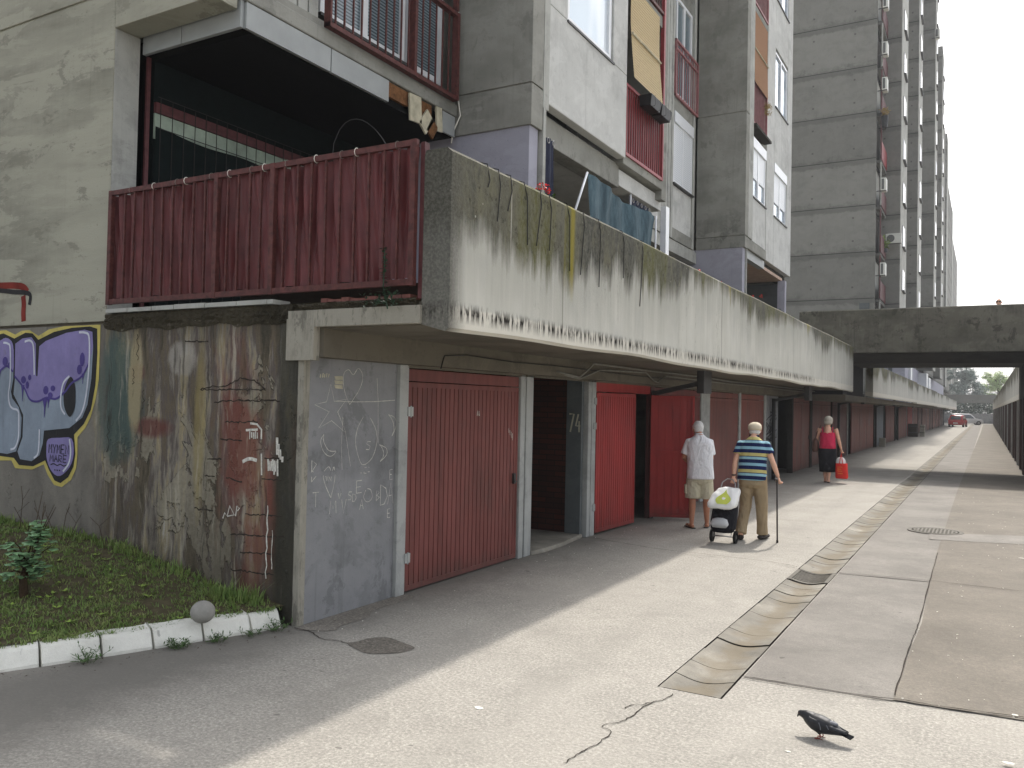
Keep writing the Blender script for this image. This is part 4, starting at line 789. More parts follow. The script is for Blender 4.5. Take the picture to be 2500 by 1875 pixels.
# ================================================================== FOOTBRIDGE
fb = thing('footbridge', 'dark stained concrete footbridge spanning the street', 'footbridge', (0, 27, 0))
g = MB(); g.prism([(27.0, 3.58), (27.0, 4.86), (27.03, 4.89), (27.25, 4.89), (27.28, 4.86), (27.28, 3.58)], lambda u, v, t: (t, u, v), -5.08, 14); g.build('front_parapet', 'bridge_concrete', fb)
B(-5.0, 14, 31.55, 31.8, 3.62, 4.86).build('rear_parapet', 'bridge_concrete', fb)
B(-5.0, 14, 27.28, 31.55, 3.55, 3.74).build('deck', 'dark_concrete', fb)
g = MB(); g.prism([(27.3, 3.55), (28.0, 3.30), (31.0, 3.30), (31.5, 3.55)], lambda u, v, t: (t, u, v), -4.2, 14); g.build('soffit_beam', 'dark_concrete', fb)
B(-12, -3.75, 26.75, 31.5, 2.30, 3.56).build('abutment', 'void_shade', fb)  # near-black blocks: shade in the gap between parapets is put into the colour
B(.97, 14, 27.3, 31.95, 2.3, 3.54).build('abutment', 'void_shade', fb)

# ================================================================== FAR GARAGE ROWS
g2 = thing('garage_terrace', 'farther part of the left garage row beyond the footbridge', 'garages', (-5, 31.5, 0), 'garage terraces beyond the footbridge')
g = MB(); prof = [(-3.67, 2.35), (-3.67, 3.47), (-3.65, 3.50), (-3.46, 3.50), (-3.42, 3.47), (-3.42, 2.34), (-3.45, 2.31)]
for (a, b, dz) in ((31.5, 53.0, 0), (53.05, 76, -.05), (76.05, 100, -.1), (100.05, 128, -.18)):
    n = len(prof); g.add([(x, y, z + dz) for y in (a, b) for x, z in prof], [(j, n + j, n + (j + 1) % n, (j + 1) % n) for j in range(n)] + [tuple(range(n)), tuple(range(2 * n - 1, n - 1, -1))])
g.build('parapet', 'parapet_paint_far', g2)
B(-12, -3.67, 26.75, 128, 2.12, 2.3).build('roof_slab', 'soffit', g2)
B(-9, -4.9, 128, 128.3, 0, 2.2).build('end_wall', 'garage_wall', g2)
seq = [(27.9, 31.8, 'door_brown', 2), (31.95, 35.8, 'door_maroon', 2), (37.2, 45.0, 'door_rust', 3), (45.7, 49.7, 'door_grey', 1), (51.1, 55.9, 'door_brown', 2), (58.2, 65.0, 'door_brown', 3), (66, 70.5, 'door_red', 2), (71, 76, 'door_brown', 2), (77, 81, 'door_maroon', 2), (82, 87, 'door_brown', 2), (88, 92.5, 'door_rust', 2), (93.5, 98, 'door_maroon', 2), (99, 104, 'door_rust', 2), (105, 110, 'door_brown', 2), (111, 116, 'door_rust', 2), (117, 122, 'door_maroon', 2)]
for a, b, mt_, nl in seq:
    garage_door(a, b, mt_, 1.98, -4.86, nl, False, g2)
    B(-4.98, -4.82, b + .03, b + .18, 0, 2.12).build('door_post', 'post_concrete' if rnd.random() < .4 else 'dark_concrete', g2)
B(-5.1, -4.95, 27.9, 128, 0, 2.12).build('rear_wall', 'void_shade', g2)
g3 = thing('garage_terrace', 'garage row with mossy parapet along the right side of the street', 'garages', (1.0, 32, 0), 'garage terraces beyond the footbridge')
B(.95, 1.2, 32.0, 146, 2.30, 3.55).build('parapet', 'parapet_paint_far', g3); B(.95, 1.2, 24.0, 26.9, 2.30, 3.55).build('parapet', 'parapet_paint_far', g3)
B(1.2, 9, 24, 146, 2.2, 2.4).build('roof_slab', 'soffit', g3); B(1.3, 1.5, 24, 146, 0, 2.2).build('rear_wall', 'void_shade', g3)
y = 24.4; k = 0
while y < 140:
    L = 2.3; root = bpy.data.objects.new('garage_door', None); COL.objects.link(root); root.parent = g3; root.location = Vector((1.05, y, 0)) - g3.location
    g = MB(); g.box(0, .05, 0, L, .02, 2.0)
    for q in range(14): g.box(-.012, 0, q * L / 14 + .01, (q + 1) * L / 14 - .01, .05, 1.95)
    g.local('door_leaf', ('door_maroon', 'door_darkbrown', 'door_maroon', 'door_dark')[k % 4], root)
    B(.97, 1.2, y + L + .02, y + L + .28, 0, 2.3).build('door_post', 'door_darkbrown' if k % 3 else 'post_concrete', g3); y += 2.62; k += 1
fb2 = thing('footbridge', 'second distant concrete footbridge crossing where the street ends', 'footbridge', (0, 150, 0))
B(-14, 14, 150, 150.4, 3.3, 4.6).build('parapet', 'tower_concrete', fb2); B(-14, 14, 150.4, 154, 3.3, 3.5).build('deck', 'dark_concrete', fb2)
o = B(-16, 16, 158, 158.3, 0, 1.62).build('end_wall', 'garage_wall'); tag(o, 'low grey concrete wall closing the far end of the street', 'wall')

# ================================================================== NEAR APARTMENT BUILDING
SEAMS = [5.82 + 2.88 * k for k in range(14)]; TOP = 5.82 + 2.88 * 13
ab = thing('apartment_building', 'near raw concrete apartment block with red balcony railings above the garages', 'apartment building', (-7, 5.05, 2.6))
def bb(name, mat, *a, bev=0, parent=ab, label=None):
    o = B(*a).build(name, mat, parent)
    if bev: bevel(o, bev)
    if label: o['label'] = label
    return o
def slabs(name, mat, x0, x1, y0, y1, z0, zt, seams, axis=None, gap=.014, bev=.006, parent=ab):
    g = MB(); zs = [z0] + [s for s in seams if z0 + .05 < s < zt - .05] + [zt]
    for a, b in zip(zs[:-1], zs[1:]): g.box(x0, x1, y0, y1, a + (gap / 2 if a != z0 else 0), b - (gap / 2 if b != zt else 0))
    g.box(x0 + .02, x1 - .02, y0 + .02, y1 - .02, z0 + .05, zt - .05)
    return bevel(g.build(name, mat, parent), bev)
# graffiti side wing wall, jamb and lintel
slabs('wall', 'wing_concrete', -14, -7.43, 5.05, 5.33, 2.56, TOP, [5.81 + 2.88 * k for k in range(14)], gap=.03)
slabs('lintel_wall', 'wing_concrete', -7.428, -6.04, 5.052, 5.33, 5.44, TOP, [5.81 + 2.88 * k for k in range(14)], gap=.03)
F = wallY(5.05); g = MB()
stroke(g, spline([(-9.6, 2.96), (-9.266, 2.947), (-8.971, 2.916), (-8.804, 2.904), (-8.696, 2.872), (-8.707, 2.77)], 5), .05, F, .004); g.build('graffiti', 'ink_black', ab)
g = MB(); stroke(g, spline([(-9.6, 3.02), (-9.268, 3.0), (-9.023, 2.99), (-8.831, 2.965), (-8.745, 2.908)], 5), .07, F, .003); stroke(g, spline([(-8.825, 2.871), (-8.809, 2.788), (-8.811, 2.69), (-8.80, 2.6)], 5), .08, F, .003); g.build('graffiti', 'ink_red', ab)
# pale chips down the jamb
g = MB(); rk = random.Random(8)
for k in range(7):
    z = 3.85 + k * .06; poly(g, [(-7.30 + rk.uniform(-.03, .03) + (.02 if q in (1, 2) else -.02), z + (.05 if q > 1 else 0)) for q in range(4)], wallY(5.338), .0)
B(-7.429, -7.422, 5.06, 5.33, 2.62, 5.43).build('jamb', 'pale_edge', ab)
# white panelled fascia round the porch corner
g = MB(); g.box(-7.42, -6.85, 5.36, 5.40, 5.285, 5.62); g.box(-6.84, -6.03, 5.36, 5.40, 5.285, 5.62); g.build('fascia', 'panel_grey', ab)
g = MB(); g.box(-6.04, -6.0, 5.405, 6.55, 5.285, 5.53); g.box(-6.04, -6.0, 6.565, 7.53, 5.285, 5.53); g.build('fascia', 'panel_grey', ab)
bb('rotten_lath', 'rust', -6.06, -6.02, 7.53, 7.92, 5.36, 5.53); bb('rotten_lath', 'rust', -6.06, -6.03, 8.15, 8.42, 5.30, 5.53)
for (y, z, a, w_, h_, mt_) in ((8.02, 5.36, 4, .115, .16, 'old_board'), (8.25, 5.27, -38, .09, .13, 'old_board'), (8.37, 5.22, -32, .08, .10, 'rust'), (8.52, 5.38, 6, .06, .15, 'old_board')):
    ca, sa = math.cos(R(a)), math.sin(R(a)); g = MB(); g.obb((-5.985, y, z), (1, 0, 0), (0, ca, sa), (0, -sa, ca), .012, w_, h_); g.build('loose_board', mt_, ab)
bb('fascia', 'panel_grey', -6.03, -6.0, 8.62, 8.9, 5.27, 5.53)
# ledge and recessed facade between wing and first side wall
bb('floor_ledge', 'side_concrete', -6.6, -5.99, 5.34, 8.94, 5.54, 5.70, bev=.015); bb('floor_ledge', 'side_concrete', -6.6, -6.03, 5.34, 8.94, 5.705, 5.79)
def flutes(x, y0, y1, z0, z1, mat='pale_edge', parent=ab, pitch=.165):
    g = MB(); n = max(2, round((y1 - y0) / pitch)); p = (y1 - y0) / n
    for k in range(n): g.box(x - .12, x, y0 + k * p + .012, y0 + (k + 1) * p - .012, z0, z1)
    g.box(x - .15, x - .03, y0, y1, z0, z1); g.build('fluted_panel', mat, parent)
flutes(-6.06, 5.34, 6.42, 5.79, 14.4)
bb('wall', 'side_concrete', -6.5, -6.30, 6.42, 8.94, 5.79, 14.4)
def window(x, y0, y1, z0, z1, sashes=2, fr=.06, glass='window_glass', parent=ab, depth=.05, sill=True, shutter=0., label=None):
    w_ = bpy.data.objects.new('window', None); COL.objects.link(w_); w_.parent = parent; base = Vector((x, y0, z0)); w_.location = base - parent.location
    if label: w_['label'] = label
    L, H_ = y1 - y0, z1 - z0; g = MB(); g.box(-.02, depth, 0, fr, 0, H_); g.box(-.02, depth, L - fr, L, 0, H_); g.box(-.019, depth - .001, fr, L - fr, 0, fr); g.box(-.019, depth - .001, fr, L - fr, H_ - fr, H_)
    for k in range(1, sashes): g.box(-.018, depth - .002, L * k / sashes - fr * .7, L * k / sashes + fr * .7, fr, H_ - fr)
    g.local('frame', 'white_pvc', w_); B(-.01, .01, fr * .9, L - fr * .9, fr * .9, H_ - fr * .9).local('pane', glass, w_)
    if sill: g = MB(); g.box(.0, depth + .05, -.04, L + .04, -.035, -.003); g.local('sill', 'dark_metal', w_)
    if shutter: g = MB(); g.box(.012, depth - .012, fr, L - fr, H_ * (1 - shutter), H_ - .2); g.local('shutter', 'shutter', w_); B(.0, depth + .03, .003, L - .003, H_ - .22, H_ + .02).local('shutter_box', 'white_pvc', w_)
    return w_
window(-6.28, 6.62, 8.10, 5.98, 8.0, 2, .07, 'blinds_glass', label='double balcony door with lowered blinds'); window(-6.28, 8.16, 8.9, 5.98, 8.0, 1, .07, 'blinds_glass', sill=False)
def railing(x, y0, y1, z0, h, mat, n, posts, parent=ab, name='railing', label=None, top2=0, dep=.03):
    r_ = bpy.data.objects.new(name, None); COL.objects.link(r_); r_.parent = parent; r_.location = Vector((x, y0, z0)) - parent.location
    if label: r_['label'] = label
    L = y1 - y0; g = MB(); g.box(-.02, dep, 0, L, 0, .05); g.box(-.02, dep, 0, L, h - .045, h)
    for p in posts: g.box(-.025, dep + .004, p * L - .025 if p else 0, p * L + .025 if p < 1 else L + .025, .002, h - .002)
    if top2: g.box(-.018, dep - .002, 0, L, h - top2, h - top2 + .04)
    g.local('frame', mat, r_); g = MB()
    for k in range(1, n): yy = L * k / n; g.box(-.006, .012, yy - .008, yy + .008, .05, h - .045)
    g.local('bars', mat, r_); return r_
railing(-5.96, 6.42, 8.80, 5.70, 1.13, 'rust_red', 17, (0, .62, 1), label='red balcony railing with one thick middle post', dep=.06)
bb('rail_riser', 'rust_red', -5.965, -5.90, 8.75, 8.80, 6.85, 9.4)
# side walls facing the camera, lavender below
def side_wall(y, x0, x1, z0, zt=TOP):
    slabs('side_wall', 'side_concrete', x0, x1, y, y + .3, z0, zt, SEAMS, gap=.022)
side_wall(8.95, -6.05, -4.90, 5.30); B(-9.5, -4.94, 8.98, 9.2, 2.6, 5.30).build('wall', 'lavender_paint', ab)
side_wall(19.2, -6.0, -4.84, 5.55); B(-9.5, -4.90, 19.22, 19.45, 2.6, 5.55).build('wall', 'lavender_paint', ab)
bb('pier_edge', 'pale_edge', -5.0, -4.89, 9.26, 9.33, 2.6, 5.6); bb('pier_edge', 'pale_edge', -5.2, -4.90, 9.26, 9.41, 5.6, TOP); bb('pier_edge', 'pale_edge', -5.0, -4.86, 19.46, 19.50, 2.6, 5.6)
# first bay
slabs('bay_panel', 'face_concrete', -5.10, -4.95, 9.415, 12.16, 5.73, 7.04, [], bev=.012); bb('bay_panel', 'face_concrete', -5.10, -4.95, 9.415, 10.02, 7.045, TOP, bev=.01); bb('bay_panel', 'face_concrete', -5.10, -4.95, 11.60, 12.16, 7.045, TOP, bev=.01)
slabs('bay_panel', 'face_concrete', -5.098, -4.952, 10.025, 11.595, 8.6, TOP, SEAMS); window(-5.03, 10.04, 11.58, 7.045, 8.58, 1, .09, 'sky_glass', label='wide bright window in the first projecting bay')
bb('beam', 'side_concrete', -5.4, -5.12, 9.42, 12.3, 5.32, 5.69, bev=.01); bb('beam', 'face_concrete', -5.4, -5.12, 12.31, 14.3, 5.36, 5.62, bev=.01); bb('ceiling', 'face_concrete', -9.5, -5.4, 9.2, 14.9, 5.36, 5.5)
bb('core', 'side_concrete', -14, -6.5, 5.5, 24.7, 5.7, TOP); bb('core', 'void_shade', -14, -9.5, 5.5, 24.7, 2.6, 5.69)
bb('ceiling', 'void_shade', -9.5, -6.06, 5.5, 8.94, 5.28, 5.5); bb('floor_slab', 'dark_concrete', -9.5, -6.1, 5.4, 8.97, 2.601, 2.63)
# loggia of the first bay
bb('floor_ledge', 'side_concrete', -5.9, -4.99, 12.165, 13.98, 5.66, 5.82, bev=.01)
bb('loggia_wall', 'pale_edge', -6.0, -5.8, 12.165, 14.2, 5.82, 14.4); bb('loggia_wall', 'side_concrete', -6.0, -5.0, 13.98, 14.2, 5.5, 14.4)
r_ = railing(-4.99, 12.17, 13.9, 5.80, 1.15, 'rail_red', 17, (0, 1), label='bright red loggia railing behind the black flower boxes'); g = MB(); g.sheet(lambda u, v: (-5.03 + .012 * math.sin(u * 60), 12.2 + 1.66 * u, 5.86 + 1.04 * v), 80, 1); g.build('screen_sheet', 'maroon', ab)
bb('loggia_post', 'rail_red', -5.02, -4.95, 13.86, 13.93, 6.96, 11.6); bb('floor_ledge', 'side_concrete', -5.9, -4.99, 12.165, 13.98, 8.5, 8.70); railing(-4.99, 12.17, 13.9, 8.72, 1.1, 'rust_red', 14, (0, 1))
# recessed facade between the bays
flutes(-5.95, 14.2, 17.2, 5.5, 14.4, pitch=.2); bb('wall', 'side_concrete', -6.3, -6.04, 17.2, 19.19, 5.5, 14.4)
bb('mullion', 'pale_edge', -6.04, -5.94, 17.2, 17.32, 5.5, 14.4); bb('mullion', 'pale_edge', -6.04, -5.94, 18.7, 18.85, 5.5, 14.4)
bb('parapet_panel', 'face_concrete', -6.04, -5.97, 17.33, 18.69, 5.75, 6.68); bb('floor_ledge', 'side_concrete', -6.04, -5.955, 17.33, 18.69, 5.5, 5.745); bb('floor_ledge', 'side_concrete', -6.04, -5.955, 17.33, 18.69, 8.3, 8.6)
window(-6.0, 17.34, 18.68, 6.72, 8.28, 2, .06, shutter=.99, label='window with its white roller shutter fully down'); window(-6.02, 17.5, 18.6, 8.7, 10.9, 2, .07, 'blinds_glass', sill=False); window(-6.02, 17.5, 18.6, 11.6, 13.8, 2, .07, 'blinds_glass', sill=False)
railing(-5.93, 17.3, 18.9, 8.62, 1.25, 'rail_pink', 10, (0, 1), top2=.22, label='faded pink railing of the French balcony'); railing(-5.93, 17.3, 18.9, 11.5, 1.25, 'rail_pink', 10, (0, 1), top2=.22)
bb('fascia', 'pale_edge', -6.2, -5.98, 14.5, 19.19, 5.22, 5.49); bb('canopy', 'dark_concrete', -5.9, -5.3, 14.25, 14.5, 5.42, 5.47)
bb('column', 'white_pvc', -5.0, -4.9, 13.95, 14.12, 2.6, 5.36); bb('ceiling', 'dark_concrete', -9.5, -6.0, 14.9, 19.2, 5.3, 5.49); bb('inner_wall', 'face_concrete', -9.4, -9.2, 9.2, 19.2, 2.6, 5.3)
bb('floor_ledge', 'dark_concrete', -6.0, -3.70, 5.42, 5.50, 2.61, 2.80); bb('beam', 'face_concrete', -7.4, -7.1, 9.2, 14.6, 4.7, 5.35); bb('inner_wall', 'void_shade', -7.3, -7.15, 9.2, 14.6, 2.6, 4.4)  # first box is an added upstand blocking sun through the gap under the sheet
# second bay
for k, zb in enumerate(SEAMS[:3]):
    z0 = zb if k else 5.86
    bb('parapet_panel', 'face_concrete', -4.98, -4.90, 20.02, 21.46, zb + .04 if k == 0 else zb + 1.15, zb + (1.08 if k == 0 else 1.2)) if k == 0 else None
bb('floor_ledge', 'side_concrete', -5.6, -4.88, 19.51, 21.50, 5.60, 5.84, bev=.01); bb('pier_edge', 'pale_edge', -5.2, -4.86, 19.505, 19.98, 5.85, TOP, bev=.01); bb('pier_edge', 'side_concrete', -5.2, -5.0, 21.47, 21.74, 5.6, TOP)
window(-4.97, 20.02, 21.46, 6.94, 8.36, 2, .06, shutter=.66, label='window with white shutter two thirds down in the second bay'); bb('canopy', 'dark_concrete', -5.2, -4.80, 19.99, 21.6, 8.60, 8.66)
bb('wall', 'side_concrete', -5.3, -5.05, 19.99, 21.46, 8.38, 8.60)
railing(-4.93, 20.0, 21.5, 8.72, 1.1, 'rail_pink', 13, (0, 1), label='faded pink loggia railing under the tan blind'); bb('loggia_wall', 'side_concrete', -5.9, -5.7, 19.99, 21.46, 8.7, TOP)
g = MB(); g.sheet(lambda u, v: (-4.97 + .01 * math.sin(u * 50), 20.03 + 1.42 * u, 8.78 + 1.0 * v), 70, 1); g.build('screen_sheet', 'maroon', ab)
railing(-4.93, 20.0, 21.5, 11.66, 1.1, 'rail_pink', 13, (0, 1)); bb('floor_ledge', 'side_concrete', -5.6, -4.92, 19.99, 21.50, 11.5, 11.64)
for z0, z1 in ((5.66, 6.98), (8.42, 9.93), (11.52, 12.85)): bb('bay_panel', 'face_concrete', -5.1, -4.95, 22.63, 24.22, z0, z1 - .0, bev=.006)
bb('bay_panel', 'face_concrete', -5.1, -4.95, 21.75, 22.62, 5.66, TOP, bev=.01); bb('bay_panel', 'face_concrete', -5.1, -4.95, 24.23, 24.85, 5.66, TOP, bev=.01)
for z0, z1, sh in ((6.99, 8.40, .72), (9.94, 11.45, 0), (12.86, 14.3, 0)): window(-5.02, 22.64, 24.21, z0, z1, 2, .06, shutter=sh)
slabs('bay_panel', 'face_concrete', -5.1, -4.95, 22.63, 24.22, 14.3, TOP, SEAMS)
bb('end_wall', 'side_concrete', -14, -5.1, 24.6, 24.84, 2.6, TOP)
bb('ceiling', 'wood_ceiling', -9.5, -5.0, 19.45, 24.0, 5.42, 5.50); bb('beam', 'panel_grey', -5.1, -4.95, 19.5, 21.6, 5.40, 5.60); bb('wall', 'grey_pillar', -9.4, -5.1, 24.3, 24.5, 2.6, 5.4); bb('column', 'lavender_paint', -5.1, -4.9, 23.9, 24.1, 2.6, 5.42)
bb('ceiling_lamp', 'panel_grey', -6.3, -5.7, 21.2, 21.8, 5.30, 5.419); bb('beam', 'dark_concrete', -5.3, -5.1, 21.6, 24.8, 5.43, 5.65)
g = MB(); g.box(-14, -4.96, 5.05, 24.8, TOP, TOP + .2); g.build('roof', 'dark_concrete', ab)
# porch side wall behind mesh: maroon rail, mint strip, dark netting
bb('mesh_wall', 'shaded_green', -7.6, -7.43, 5.51, 8.97, 2.6, 5.28); bb('mint_strip', 'mint_tile', -7.425, -7.405, 5.51, 8.95, 4.48, 4.74); bb('maroon_rail', 'maroon', -7.425, -7.385, 5.51, 8.95, 4.745, 4.85)
g = MB(); g.sheet(lambda u, v: (-7.39, 5.51 + 3.4 * u, 2.65 + (1.95 - .03 * math.sin(u * 9) ** 2 - .08 * u) * v), 40, 2); g.build('netting', 'shaded_green', ab)
g = MB()
for k in range(24): g.box(-7.375, -7.369, 5.55 + k * .143, 5.556 + k * .143, 2.7, 4.9)
for z in (4.0, 4.58, 4.9): g.box(-7.376, -7.37, 5.52, 8.9, z, z + .007)
g.build('wire_grid', 'cable_dark', ab); bb('door_frame', 'maroon', -7.43, -7.405, 5.41, 5.45, 2.65, 5.28)

# ------------------------------------------------------------------ the red sheeted balustrade over the front wall
rl = thing('balustrade', 'rusty red steel balustrade lined with a pleated wine red sheet above the stained wall', 'balustrade', (-5.5, 5.02, 2.7))
g = MB(); g.box(-7.36, -3.71, 5.0, 5.035, 3.765, 3.81); g.build('rail', 'rust_red', rl)
g = MB(); g.box(-7.36, -3.71, 5.0, 5.035, 2.715, 2.762); g.build('rail', 'rust_red', rl)
B(-3.712, -3.675, 5.06, 5.12, 2.62, 3.80).build('post', 'maroon', rl)
for x in (-7.34, -5.87, -5.19, -3.74): bevel(B(x - .025, x + .025, 4.995, 5.04, 2.71, 3.812).build('post', 'rust_red', rl), .003)
g = MB(); xs = [-7.13, -6.99, -6.86, -6.72, -6.59, -6.45, -6.31, -6.17, -6.02, -5.73, -5.6, -5.46, -5.33, -5.06, -4.91, -4.76, -4.61, -4.46, -4.31, -4.17, -4.02, -3.88]
for x in xs: j = rnd.uniform(-.008, .008); g.add([(x - .008 + j, 5.005, 2.76), (x + .008 + j, 5.005, 2.76), (x + .008, 5.005, 3.766), (x - .008, 5.005, 3.766), (x - .008 + j, 5.025, 2.76), (x + .008 + j, 5.025, 2.76), (x + .008, 5.025, 3.766), (x - .008, 5.025, 3.766)], [(0, 1, 2, 3), (7, 6, 5, 4), (0, 4, 5, 1), (1, 5, 6, 2), (2, 6, 7, 3), (3, 7, 4, 0)])
g.build('bars', 'rust_red', rl)
def drape(u, v):
    x = -7.40 + 3.66 * u
    ph = x * 19 + 1.1 * math.sin(x * 3.1) + .8 * math.sin(x * 7.7) + (1 - v) * .5 * math.sin(x * 2.2 + 1)
    dp = .07 + .03 * math.sin(x * 5.3 + 2)
    y = 5.045 + dp * (1 - abs(math.sin(ph)) ** .55) * (.75 + .25 * v) + .012 * math.sin(ph * 2.3 + v * 5) + .008 * math.sin(x * 61 + v * 9)
    bot = 2.765 + .012 * math.sin(x * 11) 
    return (x, max(y, 5.036), bot + (3.775 - bot) * v)
g = MB(); g.sheet(drape, 560, 16); g.build('sheet', 'wine_sheet', rl, smooth=True)
for k, x in enumerate((-7.05, -6.72, -6.4, -6.28, -5.95, -5.72, -5.45, -5.30, -5.04, -4.72, -4.45, -4.30, -3.9)):
    g = MB(); P = [(x + .012 * math.sin(a) * .3, 5.018 + .034 * math.sin(a), 3.785 + .045 * math.cos(a)) for a in [i * 6.283 / 12 for i in range(13)]]; P = [(q[0], 5.018 + (q[1] - 5.018) * .75, 3.79 + (q[2] - 3.785) * .72) for q in P]; g.tube(P, .0032 if k % 2 else .002, 5); g.build('tie', 'tie_white' if k % 2 else 'cable', rl)
o = cable('wire', [(-5.12 + .8 * t_ ** 1.2, 5.6 + .1 * math.sin(3 * t_), 3.6 + .75 * math.sin(math.pi * t_ ** .62) ** .6) for t_ in [q / 14 for q in range(15)]], .003, 'dark_metal', 'thin bent wire arching up behind the red balustrade', cat='wire')
o = cable('wire', [(-6.0, 8.93, 9.4), (-5.99, 8.92, 7.1), (-6.0, 8.9, 6.0), (-5.93, 8.92, 5.55), (-6.02, 8.9, 5.35), (-6.05, 8.9, 5.2)], .009, 'tie_white', 'white cable hanging down the corner beside the grey side wall', cat='wire')
# boot wires hung over the parapet
rk = random.Random(9)
for k, (y, d) in enumerate(((5.55, .18), (5.72, .42), (5.92, .3), (6.15, .52), (6.45, .50), (6.62, .5), (6.98, .62), (7.35, .62), (7.72, .68), (8.35, .5), (8.95, .75))):
    g = MB(); s_ = rk.uniform(-.08, .08); P = [(-3.66, y - .02, 3.70), (-3.62, y, 3.745), (-3.5, y, 3.748), (-3.43, y + .01, 3.73), (-3.408, y + .02 + s_ * .3, 3.6), (-3.41, y + s_, 3.72 - d)]; g.tube(P, .0048, 5)
    tag(g.build('hanging_wire', 'cable_dark', at=P[0]), 'thin black wire draped over the mossy parapet near the red balustrade', 'wire', 'black wires draped over the parapet edge')

# ================================================================== THE TALL BLOCK BEYOND
tb = thing('apartment_building', 'tall raw concrete apartment block stepping away beyond the footbridge', 'apartment building', (-8, 55, 2.6))
TT = 44.6
def tw(x0, x1, y0, y1, z0, z1, name='wall'): B(x0, x1, y0, y1, z0, z1).build(name, 'tower_concrete', tb)
tw(-13, -5.98, 55, 55.35, 2.3, TT); tw(-13, -6.2, 55.36, 142, 5.6, TT - .3, 'core'); tw(-13, -7.0, 142, 196, 5.6, TT - .4, 'core'); tw(-15, -9.2, 196, 274, 5.6, TT - .5, 'core'); tw(-6.25, -5.95, 54.98, 55.3, 2.3, TT, 'pier_edge')
steps = [(-4.86, 58.5, 63.4, TT), (-4.62, 70, 74.5, TT), (-4.28, 86, 90.5, TT), (-4.62, 108, 113, TT - .1), (-5.4, 143, 148, TT), (-6.35, 196, 201, TT), (-8.4, 270, 275, TT)]
for i, (xo, y0, y1, zt) in enumerate(steps):
    tw(-16, xo, y0, y0 + .3, 5.6, zt, 'side_wall'); B(xo - .35, xo + .01, y0 + .31, y1, 5.72, zt).build('bay_panel', 'pale_edge', tb)
    if i + 1 < len(steps): B(xo - 1.2, xo - 1.0, y1 + .3, steps[i + 1][1] - .1, 5.65, zt).build('loggia_wall', 'tower_concrete', tb)
    if i < 4:
        for k in range(13):
            z = 6.9 + 2.88 * k
            B(xo, xo + .05, y0 + 1.6, y0 + 3.2, z, z + 1.4).build('window', 'glass_dark' if (k * 7 + i) % 4 else 'white_pvc', tb)
            B(xo - .02, xo + .16, y0 + 1.5, y0 + 3.3, z - .06, z).build('window_sill', 'dark_metal', tb)
            g = MB(); g.box(-.0, .04, 0, 2.2, 0, .05); g.box(0, .04, 0, 2.2, 1.0, 1.05)
            for q in range(12): g.box(0, .03, q * .19, q * .19 + .03, .05, 1)
            o = g.local('railing', 'rail_pink' if k % 2 else 'maroon', tb); o.location = Vector((xo - .25, y1 + .35, 5.85 + 2.88 * k)) - tb.location
for k in range(13):
    z = 5.84 + 2.88 * k
    B(-6.0, -5.70, 55.5, 58.45, z + 2.66, z + 2.86).build('floor_ledge', 'tower_concrete', tb); 
    B(-5.72, -5.66, 55.5, 58.4, z, z + 1.1).build('loggia_screen', 'maroon' if k % 4 else 'rail_red', tb)
    B(-6.19, -6.1, 55.6, 58.4, z + .1, z + 2.5).build('loggia_wall', 'pale_edge' if k % 2 else 'dark_concrete', tb)
    B(-5.74, -5.66, 55.36, 55.46, z, z + 2.66).build('loggia_post', 'maroon' if k % 3 else 'pale_edge', tb)
B(-6.1, -4.3, 56.0, 58.4, 2.3, 5.5).build('porch', 'lavender_paint', tb); B(-9, -5.5, 63, 140, 2.3, 5.6).build('ground_floor', 'lavender_paint', tb)
B(-5.22, -5.0, 55.93, 56.0, 4.1, 5.45).build('vertical_sign', 'grey_pillar', tb)
g = MB(); write(g, 'V', -5.18, 5.05, .12, .28, 0, .035, wallY(55.93), .006); write(g, 'S', -5.18, 4.62, .12, .28, 0, .035, wallY(55.93), .006); g.build('sign_letters', 'ink_black', tb)
for y0, y1, xo in ((70.5, 72, -5.2), (86.5, 89, -5.0), (98, 101, -5.4)): B(xo - .5, xo + .2, y0, y1, 2.3, 5.4).build('column', 'white_pvc', tb)
B(-6.8, -6.22, 54.9, 54.97, 7.9, 8.42).build('vent_panel', 'grey_pillar', tb)

def ac_unit(x, y, z, w_, h_, d_, lab, face='Y'):
    t = thing('air_conditioner', lab, 'air conditioner', (x, y, z), 'air conditioners on the tall block'); bevel(B(x, x + w_, y, y + d_, z, z + h_).build('case', 'ac_case', t), .015)
    g = MB()
    if face == 'Y': g.box(x + .04, x + w_ * .62, y - .012, y, z + .06, z + h_ - .06)
    else: g.tube([(x + w_ * .32, y - .012, z + h_ / 2), (x + w_ * .32, y, z + h_ / 2)], h_ * .38, 20)
    g.build('grille', 'ac_grille', t); g = MB(); g.box(x - .25, x + w_, y + .05, y + .09, z - .05, z - .003); g.build('bracket', 'dark_metal', t)
for (z, lab) in ((23.7, 'air conditioner high on the loggia column, third from the top of the photo'), (21.5, 'air conditioner on the loggia column above the dark plant pot'), (26.6, 'air conditioner at the top edge of the photo on the loggia column'), (15.3, 'air conditioner on the loggia column above the larger white unit'), (10.1, 'lowest air conditioner with a bluish grille on the loggia column')):
    ac_unit(-5.66, 55.0, z, .3, .76, .7, lab)
ac_unit(-5.62, 57.7, 12.5, .9, .62, .3, 'large white air conditioner with round fan facing the street, beside a plant', 'fan')
ac_unit(-4.30, 85.2, 36.4, .4, .8, .7, 'small air conditioner far up on the receding facade'); ac_unit(-4.3, 85.2, 42.5, .4, .8, .7, 'air conditioner at the top edge on the receding facade')

